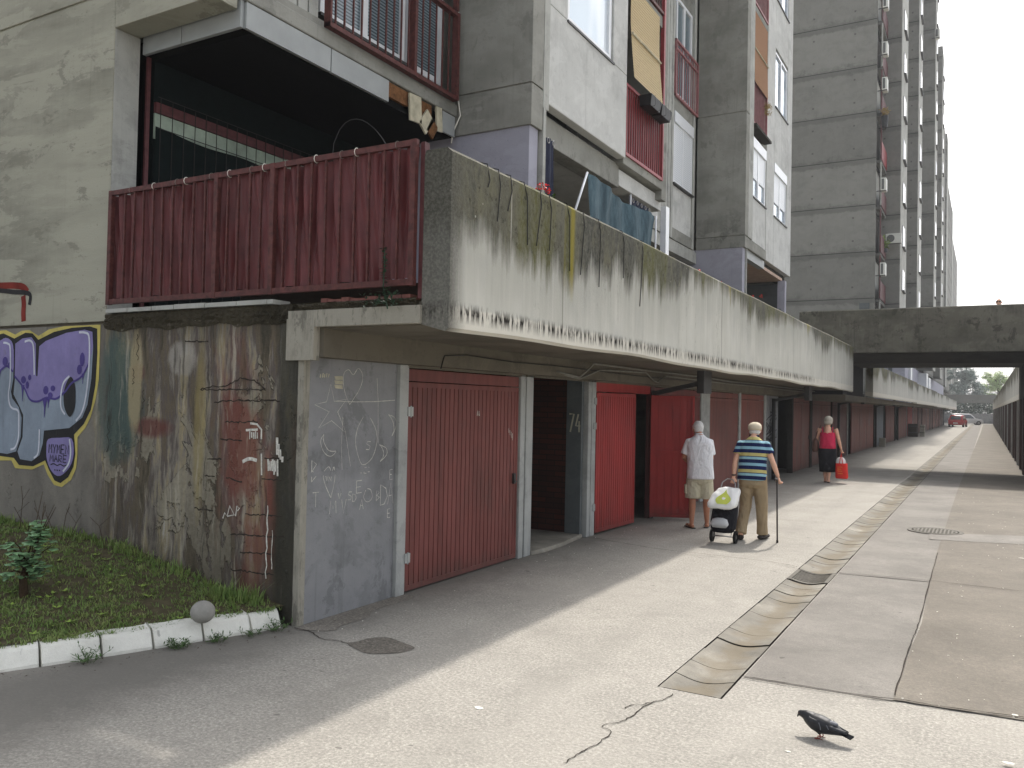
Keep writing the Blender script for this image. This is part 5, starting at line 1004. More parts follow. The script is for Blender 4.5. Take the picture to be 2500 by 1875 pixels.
def sprig(g, p, n, L, ls, r, up=1.0, spread=.6):
    p = Vector(p)
    for k in range(n):
        a = r.uniform(0, 6.28); d = Vector((math.cos(a) * spread * r.random(), math.sin(a) * spread * r.random(), up)).normalized(); l = L * r.uniform(.5, 1.1)
        g.tube([p, p + d * l * .5 + Vector((0, 0, .01)), p + d * l], [.003, .0025, .0015], 4)
        for q in range(6): g.leaf(p + d * l * (.2 + .15 * q), (r.uniform(-1, 1), r.uniform(-1, 1), r.uniform(-.3, .6)), ls * r.uniform(.7, 1.3), ls * .6, (r.uniform(-.5, .5), r.uniform(-.5, .5), 1))
r2 = random.Random(31)
t = thing('pot_plant', 'green plant by the large white air conditioner on the tall block', 'plant', (-5.6, 57.5, 12)); g = MB(); sprig(g, (-5.6, 57.5, 12.1), 14, .7, .25, r2); g.build('leaves', 'leaf_light', t); g = MB(); g.rings([(-5.6, 57.5, 11.9, .12, .12), (-5.6, 57.5, 12.15, .16, .16)], 12); g.build('pot', 'dark_metal', t)
t = thing('pot_plant', 'dark pot with yellowish plant hung high on the loggia column', 'plant', (-5.5, 55.2, 19.3)); g = MB(); sprig(g, (-5.5, 55.2, 19.9), 12, .5, .22, r2); g.build('leaves', 'dry_plant', t); g = MB(); g.rings([(-5.5, 55.2, 19.2, .17, .17), (-5.5, 55.2, 19.9, .22, .22)], 12); g.build('pot', 'black', t)

# ================================================================== THINGS HUNG ON THE NEAR FACADE
def blind(name, mat, x, y0, y1, ztop, zbot, out, lab, cat='blind'):
    t = thing(name, lab, cat, (x, y0, ztop)); g = MB(); n = 70
    g.sheet(lambda u, v: (x + out * max(0, v - .35) ** 1.3 + .004 * math.sin(v * n * 3), y0 + (y1 - y0) * u, ztop + (zbot - ztop) * v), 1, 210); g.build('slats', mat, t)
    g = MB(); vm = .53; g.tube([(x + out * max(0, vm - .35) ** 1.3 + .02, y0, ztop + (zbot - ztop) * vm), (x + out * max(0, vm - .35) ** 1.3 + .02, y1, ztop + (zbot - ztop) * vm)], .018, 6); g.build('rod', 'old_board', t); return t
blind('bamboo_blind', 'bamboo', -4.93, 12.22, 13.55, 8.55, 7.02, .14, 'pale yellow bamboo blind hanging over the bright red railing')
blind('roller_blind', 'tan_blind', -4.90, 20.06, 21.45, 11.45, 9.7, .05, 'orange tan blind with torn lower corner over the faded pink railing')
for k, (y0, y1, lab) in enumerate(((12.66, 13.16, 'left of the two empty black flower boxes on the red railing'), (13.18, 13.68, 'right of the two empty black flower boxes on the red railing'))):
    g = MB(); P = [(-4.93, y0 + .03, 6.72), (-4.75, y0 + .03, 6.72), (-4.75, y1 - .03, 6.72), (-4.93, y1 - .03, 6.72), (-4.945, y0, 6.90), (-4.72, y0, 6.90), (-4.72, y1, 6.90), (-4.945, y1, 6.90)]
    Q = [(x * 1.0 + (-.005 if x < -4.9 else -.02) * 0 + (.012 if x < -4.85 else -.012), y + (.012 if y < (y0 + y1) / 2 else -.012), z) for x, y, z in P[4:]] + [(x + (.012 if x < -4.85 else -.012), y + (.012 if y < (y0 + y1) / 2 else -.012), 6.74) for x, y, z in P[:4]]
    g.add(P + Q, [(0, 3, 2, 1), (0, 1, 5, 4), (1, 2, 6, 5), (2, 3, 7, 6), (3, 0, 4, 7), (4, 5, 9, 8), (5, 6, 10, 9), (6, 7, 11, 10), (7, 4, 8, 11), (12, 13, 14, 15), (8, 9, 13, 12), (9, 10, 14, 13), (10, 11, 15, 14), (11, 8, 12, 15)])
    t = thing('flower_box', lab, 'flower box', (-4.85, y0, 6.7), 'black flower boxes on the red railing'); bevel(g.build('trough', 'black', t), .006)
    g = MB()
    for q in range(2): yy = y0 + .12 + q * .25; g.tube([(-4.71, yy, 6.9), (-4.70, yy, 6.74), (-4.9, yy, 6.68), (-4.985, yy, 6.75), (-4.985, yy, 6.96)], .004, 4)
    g.build('hanger', 'dark_metal', t)
g = MB(); r2 = random.Random(41)
for k in range(60):
    p = Vector((-4.9, 21.4, 9.45)); a, b = r2.uniform(0, 6.28), r2.uniform(-1.2, 1.4); q = p + Vector((math.cos(a) * math.cos(b) * .16, math.sin(a) * math.cos(b) * .2, math.sin(b) * .18)); g.tube([p, p.lerp(q, .6) + Vector((r2.uniform(-.04, .04),) * 3), q], .004, 3)
for k in range(260): a, b = r2.uniform(0, 6.28), r2.uniform(-1.5, 1.5); g.leaf((-4.86 + math.cos(a) * math.cos(b) * .1, 21.4 + math.sin(a) * math.cos(b) * .14, 9.42 + math.sin(b) * .12), (r2.uniform(-1, 1), r2.uniform(-1, 1), r2.uniform(-1, 1)), .05, .012, (0, 0, 1))
tag(g.build('dried_basket', 'dry_plant', at=(-4.9, 21.4, 9.4)), 'round basket of dried straw plant hung on the faded pink railing', 'basket')
def curtain(x, y0, y1, z0, z1, mat, lab, name='curtain', folds=5, amp=.03, rings_=True):
    t = thing(name, lab, 'curtain', (x, y0, z1)); g = MB(); g.sheet(lambda u, v: (x + amp * math.sin(u * folds * 6.28 + v) * (.5 + .5 * v), y0 + (y1 - y0) * u, z1 + (z0 - z1) * v), 60, 6); g.build('cloth', mat, t, smooth=True)
    if rings_:
        g = MB()
        for k in range(folds): yy = y0 + (k + .5) * (y1 - y0) / folds; g.tube([(x + .045, yy + .035 * math.cos(a), z1 - .06 + .035 * math.sin(a)) for a in [i * .785 for i in range(9)]], .006, 4)
        g.build('eyelets', 'steel', t)
    return t
curtain(-5.02, 9.34, 9.80, 4.2, 5.34, 'navy_cloth', 'dark navy curtain beside the lavender wall, left end of the terrace opening', folds=3)
curtain(-5.2, 12.95, 13.9, 4.0, 5.34, 'navy_cloth', 'dark navy curtain with metal eyelets behind the blue net, right end of the opening', folds=5)
g = MB(); g.sheet(lambda u, v: (-4.62 + .05 * math.sin(u * 9 + v * 2) + .02 * math.sin(u * 31), 10.03 + .12 * v + 2.55 * u - (.08 * math.sin(v * 3)), 4.92 - .04 * math.sin(u * 3.14) - .9 * v - .05 * u), 60, 12)
tag(g.build('shade_net', 'blue_net', at=(-4.62, 10.0, 4.9), smooth=True), 'teal blue shade net strung between two poles above the parapet', 'shade net')
for a, b, lab in (((-4.62, 9.52, 4.1), (-4.62, 10.02, 4.93), 'slanted white pole holding the left edge of the teal net'), ((-4.60, 12.6, 3.8), (-4.60, 12.62, 4.88), 'thin white pole at the right edge of the teal net'), ((-5.15, 12.9, 3.9), (-5.15, 12.9, 5.35), 'grey upright pole behind the teal net')):
    g = MB(); g.tube([a, b], .016, 8); tag(g.build('pole', 'white_pvc', at=a, smooth=True), lab, 'pole')
def geranium(p, nf, seed, lab, nl=26, sc=1.0):
    r = random.Random(seed); t = thing('geranium', lab, 'plant', p, 'potted flowers on the terrace edge'); P = Vector(p)
    g = MB(); g.rings([(P.x, P.y, P.z - .02, .07, .07), (P.x, P.y, P.z + .12, .09, .09)], 12); g.build('pot', 'door_rust', t); g = MB(); h = MB()
    for k in range(nl):
        a = r.uniform(0, 6.28); d = Vector((math.cos(a), math.sin(a), r.uniform(.3, 1.6))).normalized(); q = P + Vector((0, 0, .12)) + d * r.uniform(.08, .2) * sc; g.tube([P + Vector((0, 0, .1)), q], .003, 3)
        for j in range(3): g.leaf(q, (r.uniform(-1, 1), r.uniform(-1, 1), r.uniform(-.2, .3)), .045, .04, (0, 0, 1))
    for k in range(nf):
        a = r.uniform(0, 6.28); q = P + Vector((math.cos(a) * .12 * r.random(), math.sin(a) * .2 * r.uniform(.2, 1), r.uniform(.28, .42))) * 1.0; g.tube([P + Vector((0, 0, .12)), q], .003, 3)
        for j in range(16): h.leaf(q + Vector([r.uniform(-.025, .025) for _ in range(3)]), (r.uniform(-1, 1), r.uniform(-1, 1), r.uniform(-1, 1)), .026, .022, (r.random(), r.random(), r.random() + .1))
    g.build('leaves', 'leaf', t)
    if nf: h.build('flowers', 'flower', t)
geranium((-3.78, 7.15, 3.60), 4, 51, 'spindly red geranium on the parapet below the lavender wall', 14)
geranium((-3.8, 12.4, 3.52), 3, 52, 'red geranium behind the parapet, below the far end of the teal net'); geranium((-3.8, 13.4, 3.50), 4, 53, 'red geranium pair at the middle of the parapet'); geranium((-3.8, 15.9, 3.58), 2, 54, 'single red geranium bloom farther along the parapet')
geranium((-3.78, 17.6, 3.62), 0, 55, 'green pot plant without flowers on the far part of the parapet', 34); geranium((-3.78, 18.9, 3.6), 0, 56, 'low green plant farthest along the parapet', 22)
g = MB(); r2 = random.Random(61)
for k in range(120): a = r2.uniform(0, 6.28); q = Vector((-3.60 + math.cos(a) * .05 * r2.random(), 5.30 + math.sin(a) * .14 * r2.random(), 3.74)); g.leaf(q, (r2.uniform(-1, 1), r2.uniform(-1, 1), r2.uniform(.1, 1.1)), .05, .028, (r2.uniform(-.5, .5), 0, 1))
tag(g.build('succulent', 'leaf_light', at=(-3.58, 5.30, 3.73)), 'light green succulent growing on the near corner of the parapet top', 'plant')
# tall weed rooted in the broken ledge
t = thing('tall_weed', 'tall leafy weed growing from the broken ledge in front of the red balustrade', 'weed', (-3.93, 4.98, 2.56)); g = MB(); s_ = [(-3.93, 4.98, 2.54), (-3.945, 4.94, 2.7), (-3.93, 4.93, 2.85), (-3.925, 4.92, 3.0)]; g.tube(s_, [.006, .005, .004, .002], 6); g.build('stem', 'leaf_dark', t); g = MB(); r2 = random.Random(71)
for k in range(46):
    f_ = (k / 46) ** .8; p = Vector((-3.935 + r2.uniform(-.01, .01), 4.95 - .03 * f_, 2.58 + .42 * f_)); a = r2.uniform(0, 6.28); g.leaf(p, (math.cos(a), math.sin(a) * .6, r2.uniform(-.1, .5)), .062 * (1.1 - .5 * f_), .032, (0, 0, 1))
for k in range(90): p = Vector((-3.95 + r2.gauss(0, .09), 4.97 + r2.uniform(-.05, .02), 2.56 + abs(r2.gauss(0, .05)))); g.leaf(p, (r2.uniform(-1, 1), r2.uniform(-.8, .2), r2.uniform(-.3, .8)), .04, .02, (0, 0, 1))
g.build('leaves', 'leaf_dark', t)
# shrub on the grass
plain('leaf_shrub', (112, 148, 104), .5, .35, var=.4, scale=14)
t = thing('shrub', 'small broad leaved shrub with a stubby trunk on the grass at the left edge', 'shrub', (-6.57, 3.84, bank_z(-6.57, 3.84))); z0 = bank_z(-6.57, 3.84)
g = MB(); g.tube([(-6.57, 3.84, z0 - .03), (-6.565, 3.83, z0 + .14), (-6.53, 3.84, z0 + .3)], [.035, .03, .022], 8); r2 = random.Random(81); br_ = []
for k in range(15):
    a = r2.uniform(0, 6.28); p0 = Vector((-6.55, 3.84, z0 + r2.uniform(.12, .3))); p1 = p0 + Vector((math.cos(a) * r2.uniform(.08, .30), math.sin(a) * r2.uniform(.05, .2), r2.uniform(-.03, .22))); br_.append((p0, p1)); g.tube([p0, p0.lerp(p1, .5) + Vector((0, 0, .03)), p1], [.008, .006, .003], 5)
for k in range(5): p0 = Vector((-6.52, 3.86, z0 + .28)); p1 = p0 + Vector((r2.uniform(-.12, .2), r2.uniform(-.05, .1), r2.uniform(.35, .55))); g.tube([p0, p0.lerp(p1, .5) + Vector((r2.uniform(-.04, .04), 0, 0)), p1], [.005, .004, .002], 4); br_.append((p0.lerp(p1, .2), p0.lerp(p1, .55)))
g.build('stem', 'bark', t); g = MB()
for p0, p1 in br_:
    for k in range(13):
        p = p0.lerp(p1, r2.uniform(.35, 1.1)) + Vector([r2.uniform(-.03, .03) for _ in range(3)]); a = r2.uniform(0, 6.28); d = Vector((math.cos(a), math.sin(a), r2.uniform(-.25, .2))).normalized(); sdv = d.cross(Vector((0, 0, 1))).normalized(); L = r2.uniform(.05, .085)
        g.add([p, p + d * L * .3 + sdv * L * .45, p + d * L * .75 + sdv * L * .4 + Vector((0, 0, -.01)), p + d * L, p + d * L * .75 - sdv * L * .4 + Vector((0, 0, -.01)), p + d * L * .3 - sdv * L * .45], [(0, 1, 2, 3, 4, 5)])
g.build('leaves', 'leaf_shrub', t)
g = MB(); r2 = random.Random(82)
for k in range(7): x = r2.uniform(-8.6, -6.9); y = r2.uniform(4.7, 4.95); p = Vector((x, y, bank_z(x, y))); q = p + Vector((r2.uniform(-.25, .25), 0, r2.uniform(.2, .45))); m_ = p.lerp(q, .6) + Vector((r2.uniform(-.05, .05), 0, .04)); g.tube([p, m_, q], .003, 4); g.tube([m_, m_ + Vector((r2.uniform(-.2, .2), 0, .12))], .002, 3)
o = g.build('dry_stalks', 'bark'); tag(o, 'thin bare dry stalks standing at the foot of the graffiti wall', 'stalks'); o['kind'] = 'stuff'

# ================================================================== TREES, LAMP, CARS, CRATES
def tree(x, y, rx, rz_, zc, mat, lab, seed, n=5200, ls=.26, conifer=False, name='tree'):
    r = random.Random(seed); t = thing(name, lab, 'tree', (x, y, 0), 'trees beyond the end of the street'); g = MB(); g.tube([(x, y, 0), (x + .1, y, zc * .5), (x, y, zc), (x + .1, y, zc + rz_ * .6)], [.32, .26, .16, .05], 8); tips = []
    for k in range(16):
        a = r.uniform(0, 6.28); f_ = r.uniform(.2, 1); p0 = Vector((x, y, zc - rz_ * .7 + f_ * rz_ * 1.2)); q = Vector((x + math.cos(a) * rx * .75, y + math.sin(a) * rx * .75, p0.z + (r.uniform(-.3, .4) if conifer else r.uniform(.2, 1.2)))); g.tube([p0, p0.lerp(q, .5) + Vector((0, 0, .2)), q], [.09, .06, .02], 5); tips.append(q)
    g.build('trunk', 'bark', t); g = MB(); cl = []
    for k in range(90):
        a, b = r.uniform(0, 6.28), math.asin(r.uniform(-1, 1)); rr = r.uniform(.45, 1.0); w3 = (1 - .55 * max(0, math.sin(b))) if conifer else 1
        cl.append((Vector((x + math.cos(a) * math.cos(b) * rx * rr * w3, y + math.sin(a) * math.cos(b) * rx * rr * w3, zc + math.sin(b) * rz_ * rr)), r.uniform(.35, .9) * rx * .34))
    for k in range(n):
        c_, s_ = cl[r.randrange(len(cl))]; d = Vector((r.gauss(0, 1), r.gauss(0, 1), r.gauss(0, .6))).normalized(); p = c_ + d * s_ * r.random() ** .4
        g.leaf(p, (r.uniform(-1, 1), r.uniform(-1, 1), r.uniform(-.8, .3)), ls * r.uniform(.6, 1.3), ls * .5, (r.uniform(-1, 1), r.uniform(-1, 1), 1))
    g.build('crown', mat, t)
tree(-3.4, 175, 3.3, 5.6, 6.0, 'leaf_hazed', 'dark blue green conifer left of the bright tree at the street end', 91, 15000, .34); tree(2.0, 178, 3.0, 3.8, 6.2, 'leaf_hazed_light', 'bright yellow green tree rising over the right garage row', 92, 11000, .30)
tree(-9.5, 185, 3.2, 5.5, 6.5, 'leaf_hazed', 'dark tree partly hidden by the tall block', 93, 3500, .34); tree(6.5, 186, 3.4, 4.0, 5.6, 'leaf_hazed_light', 'tree behind the right garage row', 94, 3500, .34)
g = MB(); r2 = random.Random(95)
for k in range(9000): g.leaf((r2.uniform(-14, 12), 164 + r2.uniform(0, 5), 1.2 + 2.6 * r2.random() ** .8 + .5 * math.sin(k)), (r2.uniform(-1, 1), r2.uniform(-1, 1), r2.uniform(-1, 1)), .4, .22, (r2.uniform(-1, 1), r2.uniform(-1, 1), 1))
o = g.build('hedge', 'leaf_dark'); tag(o, 'dark mass of bushes seen under the far footbridge', 'bushes'); o['kind'] = 'stuff'
t = thing('street_lamp', 'slim dark street lamp standing above the right garage parapet', 'street lamp', (3.0, 120, 2.4)); g = MB(); g.tube([(3.0, 120, 2.4), (3.0, 120, 8.0)], [.06, .04], 8); g.build('post', 'dark_metal', t); g = MB(); g.rings([(3.0, 120, 7.95, .08, .08), (3.0, 120, 8.1, .34, .34), (3.0, 120, 8.2, .30, .30), (3, 120, 8.42, .1, .1)], 16); g.build('lamp_head', 'dark_metal', t)

def car(x, y, rz, mat, lab, L=3.9, W_=1.62, H_=1.45, kind='hatch'):
    t = thing('parked_car', lab, 'car', (x, y, 0), 'cars parked at the end of the street', rz)
    prof = [(-L / 2, .35), (-L / 2 - .02, .62), (-L / 2 + .05, .86), (-L / 2 + .38, H_ - .06), (-L / 2 + .62, H_), (.35, H_ - .01), (.62, H_ - .12), (1.15, .95), (L / 2 - .18, .78), (L / 2, .58), (L / 2 - .02, .32), (L / 2 - .35, .24), (-L / 2 + .35, .24)]
    g = MB(); n = len(prof); vs = []
    for s_, k in ((-1, 0), (-1, 1), (1, 1), (1, 0)):
        for (u, z) in prof: inn = .17 * max(0, (z - .85) / (H_ - .85)) + (0 if k == 0 else .0); vs.append((s_ * (W_ / 2 - inn - (.05 if k == 0 and 0 else 0)) * (1 if k == 0 else .72), u, z + (0 if k == 0 else .02 if z > .8 else 0)))
    g.add(vs, [(i * n + j, i * n + (j + 1) % n, (i + 1) * n + (j + 1) % n, (i + 1) * n + j) for i in range(3) for j in range(n)] + [tuple(range(n - 1, -1, -1)), tuple(range(3 * n, 4 * n))]); bevel(g.local('body', mat, t, True), .05, 3)
    g = MB(); g.add([(-.58, -L / 2 + .09, .93), (.58, -L / 2 + .09, .93), (.50, -L / 2 + .36, H_ - .12), (-.50, -L / 2 + .36, H_ - .12)], [(0, 1, 2, 3)]); g.v = [(a, b - .05, c) for a, b, c in g.v]; g.local('rear_window', 'glass_dark', t)
    g = MB(); g.add([(-.58, 1.16, .99), (.58, 1.16, .99), (.5, .66, H_ - .10), (-.5, .66, H_ - .10)], [(0, 1, 2, 3)]); g.v = [(a, b + .02, c + .02) for a, b, c in g.v]; g.local('windscreen', 'glass_dark', t)
    for s_ in (-1, 1):
        g = MB(); g.add([(s_ * (W_ / 2 - .0), -L / 2 + .5, .94), (s_ * (W_ / 2 - .0), .95, .94), (s_ * (W_ / 2 - .14), .45, H_ - .14), (s_ * (W_ / 2 - .14), -L / 2 + .75, H_ - .14)], [(0, 1, 2, 3)]); g.local('side_window', 'glass_dark', t)
        g = MB(); g.box(s_ * W_ / 2 - .2 * (s_ > 0), s_ * W_ / 2 + .2 * (s_ < 0), -L / 2 - .035, -L / 2 + .06, .62, .88); g.local('tail_light', 'lamp_red', t)
        for yy in (-L / 2 + .65, L / 2 - .65):
            w_ = bpy.data.objects.new('wheel', None); COL.objects.link(w_); w_.parent = t; w_.location = (s_ * (W_ / 2 - .06), yy, .3); g = MB(); g.tube([(-.1, 0, 0), (.1, 0, 0)], .3, 22); g.local('tyre', 'rubber', w_); g = MB(); g.tube([(-.11, 0, 0), (.11, 0, 0)], .18, 16); g.local('rim', 'steel', w_)
    B(-W_ / 2 + .05, W_ / 2 - .05, -L / 2 - .07, -L / 2 + .05, .36, .56).local('bumper', mat, t); B(-.26, .26, -L / 2 - .078, -L / 2 - .07, .44, .54).local('number_plate', 'white_plastic', t)
    return t
car(-2.95, 116.5, R(-6), 'car_red', 'small red hatchback parked at the far end beside the garages'); car(-2.5, 138, R(-78), 'car_white', 'white car parked crosswise behind the red one', 4.3, 1.75, 1.6)
for (x, y, z, w_, d_, h_, mt_, lab) in ((-4.85, 66.2, 0, .62, .9, .92, 'box_dark', 'dark open crate standing by the garages before the red car'), (-4.15, 67.4, 0, .3, .8, .85, 'box_pale', 'pale board leaning beside the dark crate')):
    t = thing('crate', lab, 'crate', (x, y, z)); g = MB(); g.box(x, x + w_, y, y + d_, 0, .04); g.box(x, x + w_, y, y + .03, .04, h_); g.box(x, x + w_, y + d_ - .03, y + d_, .04, h_); g.box(x, x + .03, y + .03, y + d_ - .03, .04, h_); g.box(x + w_ - .03, x + w_, y + .03, y + d_ - .03, .04, h_); g.build('case', mt_, t); g = MB(); g.box(x - .015, x + w_ + .015, y - .015, y - .001, h_ * .3, h_ * .36); g.box(x - .015, x + w_ + .015, y - .015, y - .001, h_ * .8, h_ * .86); g.build('batten', 'dark_metal', t)
bx = bevel(B(-4.7, -4.4, 46.0, 46.3, 0, .45).build('white_box', 'box_pale', at=(-4.55, 46, 0)), .02); tag(bx, 'small pale box at the foot of the grey door', 'box')

# ================================================================== PEOPLE
def hand(mb, w_, d, side, curl=.5, s=1.0):
    """palm and five curled fingers hanging from the wrist w_ along direction d; side points to the thumb"""
    w_, d, side = Vector(w_), Vector(d).normalized(), Vector(side); side = (side - d * side.dot(d)).normalized(); nn = d.cross(side)
    mb.tube([w_, w_ + d * .035 * s, w_ + d * .085 * s], [.022 * s, .036 * s, .034 * s], 8, .55)
    for k in range(4):
        b = w_ + d * .08 * s + side * (.027 - .018 * k) * s; L = (.066, .074, .068, .052)[k] * s; a = curl
        p1 = b + (d * math.cos(a * .6) + nn * math.sin(a * .6)) * L * .45; p2 = p1 + (d * math.cos(a * 1.6) + nn * math.sin(a * 1.6)) * L * .32; p3 = p2 + (d * math.cos(a * 2.6) + nn * math.sin(a * 2.6)) * L * .25
        mb.tube([b, p1, p2, p3], [.0095 * s, .009 * s, .008 * s, .0065 * s], 6)
    b = w_ + d * .03 * s + side * .026 * s; p1 = b + (d * .7 + side * .7).normalized() * .035 * s; mb.tube([b, p1, p1 + (d + nn * .6).normalized() * .03 * s], [.013 * s, .011 * s, .008 * s], 6)
def figure(root, J, s, skin, foot=True, legs=True, hands=((.5, 1), (.5, -1))):
    mb = MB(); H = Vector(J['head']); N = Vector(J['neck']); C = Vector(J['chest']); Pv = Vector(J['pelvis']); fw_ = Vector(J.get('face', (0, 1, 0))).normalized()
    mb.ell(H, (.074 * s, .088 * s, .108 * s), 20, 14); mb.ell(H + fw_ * .03 * s + Vector((0, 0, -.06 * s)), (.055 * s, .06 * s, .06 * s), 14, 10); mb.ell(H + fw_ * .094 * s + Vector((0, 0, -.02 * s)), (.014 * s, .02 * s, .022 * s), 8, 6)
    rt = fw_.cross(Vector((0, 0, 1)))
    for k in (-1, 1): mb.ell(H + rt * k * .078 * s + Vector((0, 0, -.01 * s)), (.014 * s, .022 * s, .034 * s), 8, 7); mb.ell(H + rt * k * .03 * s + fw_ * .078 * s + Vector((0, 0, .005 * s)), .014 * s, 6, 5)
    mb.ell(H + fw_ * .085 * s + Vector((0, 0, -.062 * s)), (.026 * s, .012 * s, .009 * s), 8, 5)
    mb.tube([H + Vector((0, -.01, -.05 * s)), N, C + Vector((0, 0, .10 * s))], [.056 * s, .056 * s, .09 * s], 12)
    mb.tube([C + Vector((0, 0, .10 * s)), C, (C + Pv) / 2, Pv, Pv - Vector((0, 0, .06))], [.10 * s, .13 * s, .12 * s, .13 * s, .10 * s], 14, .72)
    for i, k in enumerate(('L', 'R')):
        S, E_, W2 = Vector(J['sh' + k]), Vector(J['el' + k]), Vector(J['wr' + k]); mb.tube([S, S.lerp(E_, .4), E_, E_.lerp(W2, .3), W2], [.050 * s, .047 * s, .037 * s, .039 * s, .025 * s], 10)
        hand(mb, W2, (W2 - E_) + Vector(J.get('hd' + k, (0, 0, 0))), Vector(J.get('th' + k, (0, 1, 0))), hands[i][0], s)
        if legs:
            h_, K, A = Vector(J['hip' + k]), Vector(J['kn' + k]), Vector(J['an' + k]); mb.tube([h_, h_.lerp(K, .5), K, K.lerp(A, .3), K.lerp(A, .65), A], [.083 * s, .07 * s, .052 * s, .055 * s, .044 * s, .033 * s], 12)
            ft = Vector(J.get('ft' + k, (0, 1, 0))).normalized(); b = Vector((A.x, A.y, .035)); mb.tube([b - ft * .05, b, b + ft * .10, b + ft * .165], [.030 * s, .036 * s, .034 * s, .022 * s], 10, .8); mb.tube([A, b], [.034 * s, .034 * s], 8)
    o = mb.local('body', skin, root, True); merge(o, .0075, 1); return o
def shirt(root, J, s, mat, hem, wide=.19, deep=.125, sleeve=.55, lean=None):
    mb = MB(); C, N, P_ = Vector(J['chest']), Vector(J['neck']), Vector(J['pelvis']); zs = N.z - .035
    def cx_(z): t_ = (z - P_.z) / (C.z - P_.z); return P_.x + (C.x - P_.x) * t_, P_.y + (C.y - P_.y) * t_
    rs = []
    for z, w_, d_ in ((hem, 1.0, 1.15), (hem + .08, .98, 1.12), (hem + .2, .94, 1.08), (C.z - .12, .96, 1.0), (C.z, 1.0, .98), (C.z + .06, .88, .92), (C.z + .105, .70, .80), (zs + .005, .46, .60), (zs + .035, .33, .5)):
        x, y = cx_(z); rs.append((x, y, z, wide * w_ * s, deep * d_ * s))
    mb.rings(rs, 26, 2.5)
    for k in ('L', 'R'):
        S, E_ = Vector(J['sh' + k]), Vector(J['el' + k]); e = S.lerp(E_, sleeve); e2 = S.lerp(E_, sleeve + .06); mb.tube([S + (S - E_) * .05 + (C - S) * .25 + Vector((0, 0, .01)), S, S.lerp(E_, .3), e, e2], [.058 * s, .066 * s, .068 * s, .072 * s, .073 * s], 14)
    o = mb.local('shirt', mat, root, True); merge(o, .011, 2); return o
def trousers(root, J, s, mat, top, ends, rad, name='trousers'):
    mb = MB(); P_ = Vector(J['pelvis']); mb.rings([(P_.x, P_.y, top, .165 * s, .12 * s), (P_.x, P_.y, P_.z, .18 * s, .135 * s), (P_.x, P_.y - .005, P_.z - .10, .18 * s, .135 * s), (P_.x, P_.y, P_.z - .15, .12 * s, .10 * s)], 24, 2.4)
    for k in ('L', 'R'):
        h_, K, A = Vector(J['hip' + k]), Vector(J['kn' + k]), Vector(J['an' + k])
        pts = [h_ + Vector((0, 0, .04)), h_.lerp(K, .5), K] + ([K.lerp(A, .35), K.lerp(A, .7), A + Vector((0, 0, -.01))] if ends == 'long' else [])
        if ends != 'long': pts = [h_ + Vector((0, 0, .04)), h_.lerp(K, .4), h_.lerp(K, .93)]
        mb.tube(pts, rad[:len(pts)], 14)
    o = mb.local(name, mat, root, True); merge(o, .011, 1); return o

# 1: white haired man at the open garage
p1 = thing('person', 'white haired man in a white polo and beige shorts standing at the open red garage', 'person', (-3.79, 12.5, 0), rz=R(26))
J = dict(head=(-.02, .13, 1.515), neck=(-.005, .05, 1.42), chest=(.0, .02, 1.25), pelvis=(.01, -.01, .82), face=(-.25, 1, -.35), shL=(-.16, .03, 1.31), elL=(-.235, .05, 1.06), wrL=(-.13, .25, .98), shR=(.155, .06, 1.31), elR=(.20, .12, 1.06), wrR=(.06, .30, 1.0),
         hipL=(-.09, -.01, .80), knL=(-.10, .0, .43), anL=(-.115, -.04, .08), hipR=(.095, -.01, .80), knR=(.11, .02, .43), anR=(.13, .05, .08), ftL=(-.35, 1, 0), ftR=(.25, 1, 0), thL=(0, 0, 1), thR=(0, 0, 1))
figure(p1, J, .96, 'skin_tan', hands=((.7, 1), (.7, 1))); shirt(p1, J, .96, 'white_cotton', .75, .215, .15, .72); trousers(p1, J, .97, 'beige_cotton', .88, 'short', [.105, .112, .118], 'shorts')
g = MB(); g.rings([(-.005, .04, 1.385, .080, .078), (-.007, .055, 1.425, .066, .068), (-.01, .06, 1.445, .062, .064)], 20); o = g.local('collar', 'white_cotton', p1, True)
g = MB(); H = Vector(J['head']); g.ell(H + Vector((.008, -.016, .024)), (.084, .096, .092), 22, 14); g.ell(H + Vector((.008, -.045, -.03)), (.07, .06, .055), 16, 10); o = g.local('hair', 'hair_grey', p1, True); merge(o, .008, 1); tx = bpy.data.textures.new('hair_lumps', 'CLOUDS'); tx.noise_scale = .025; q = o.modifiers.new('lumps', 'DISPLACE'); q.texture = tx; q.strength = .016
for k, s_, yy in ((-.115, -1, -.01), (.13, 1, .08)):
    g = MB(); f_ = Vector((s_ * .3, 1, 0)).normalized(); b_ = Vector((k, yy - .01, .008)); g.tube([b_ - f_ * .09, b_, b_ + f_ * .17], [.034, .038, .04], 10, .3); g.tube([b_ + f_ * .12 + Vector((0, 0, .03)), b_ + f_ * .06 + Vector((-.035, 0, .045)), b_ + Vector((-.04, 0, .02))], .006, 5); g.tube([b_ + f_ * .12 + Vector((0, 0, .03)), b_ + f_ * .06 + Vector((.035, 0, .045)), b_ + Vector((.04, 0, .02))], .006, 5); g.local('flip_flop', 'shoe', p1)
bevel(B(-.222, -.185, -.06, .05, .52, .66).local('cargo_pocket', 'beige_cotton', p1), .01)

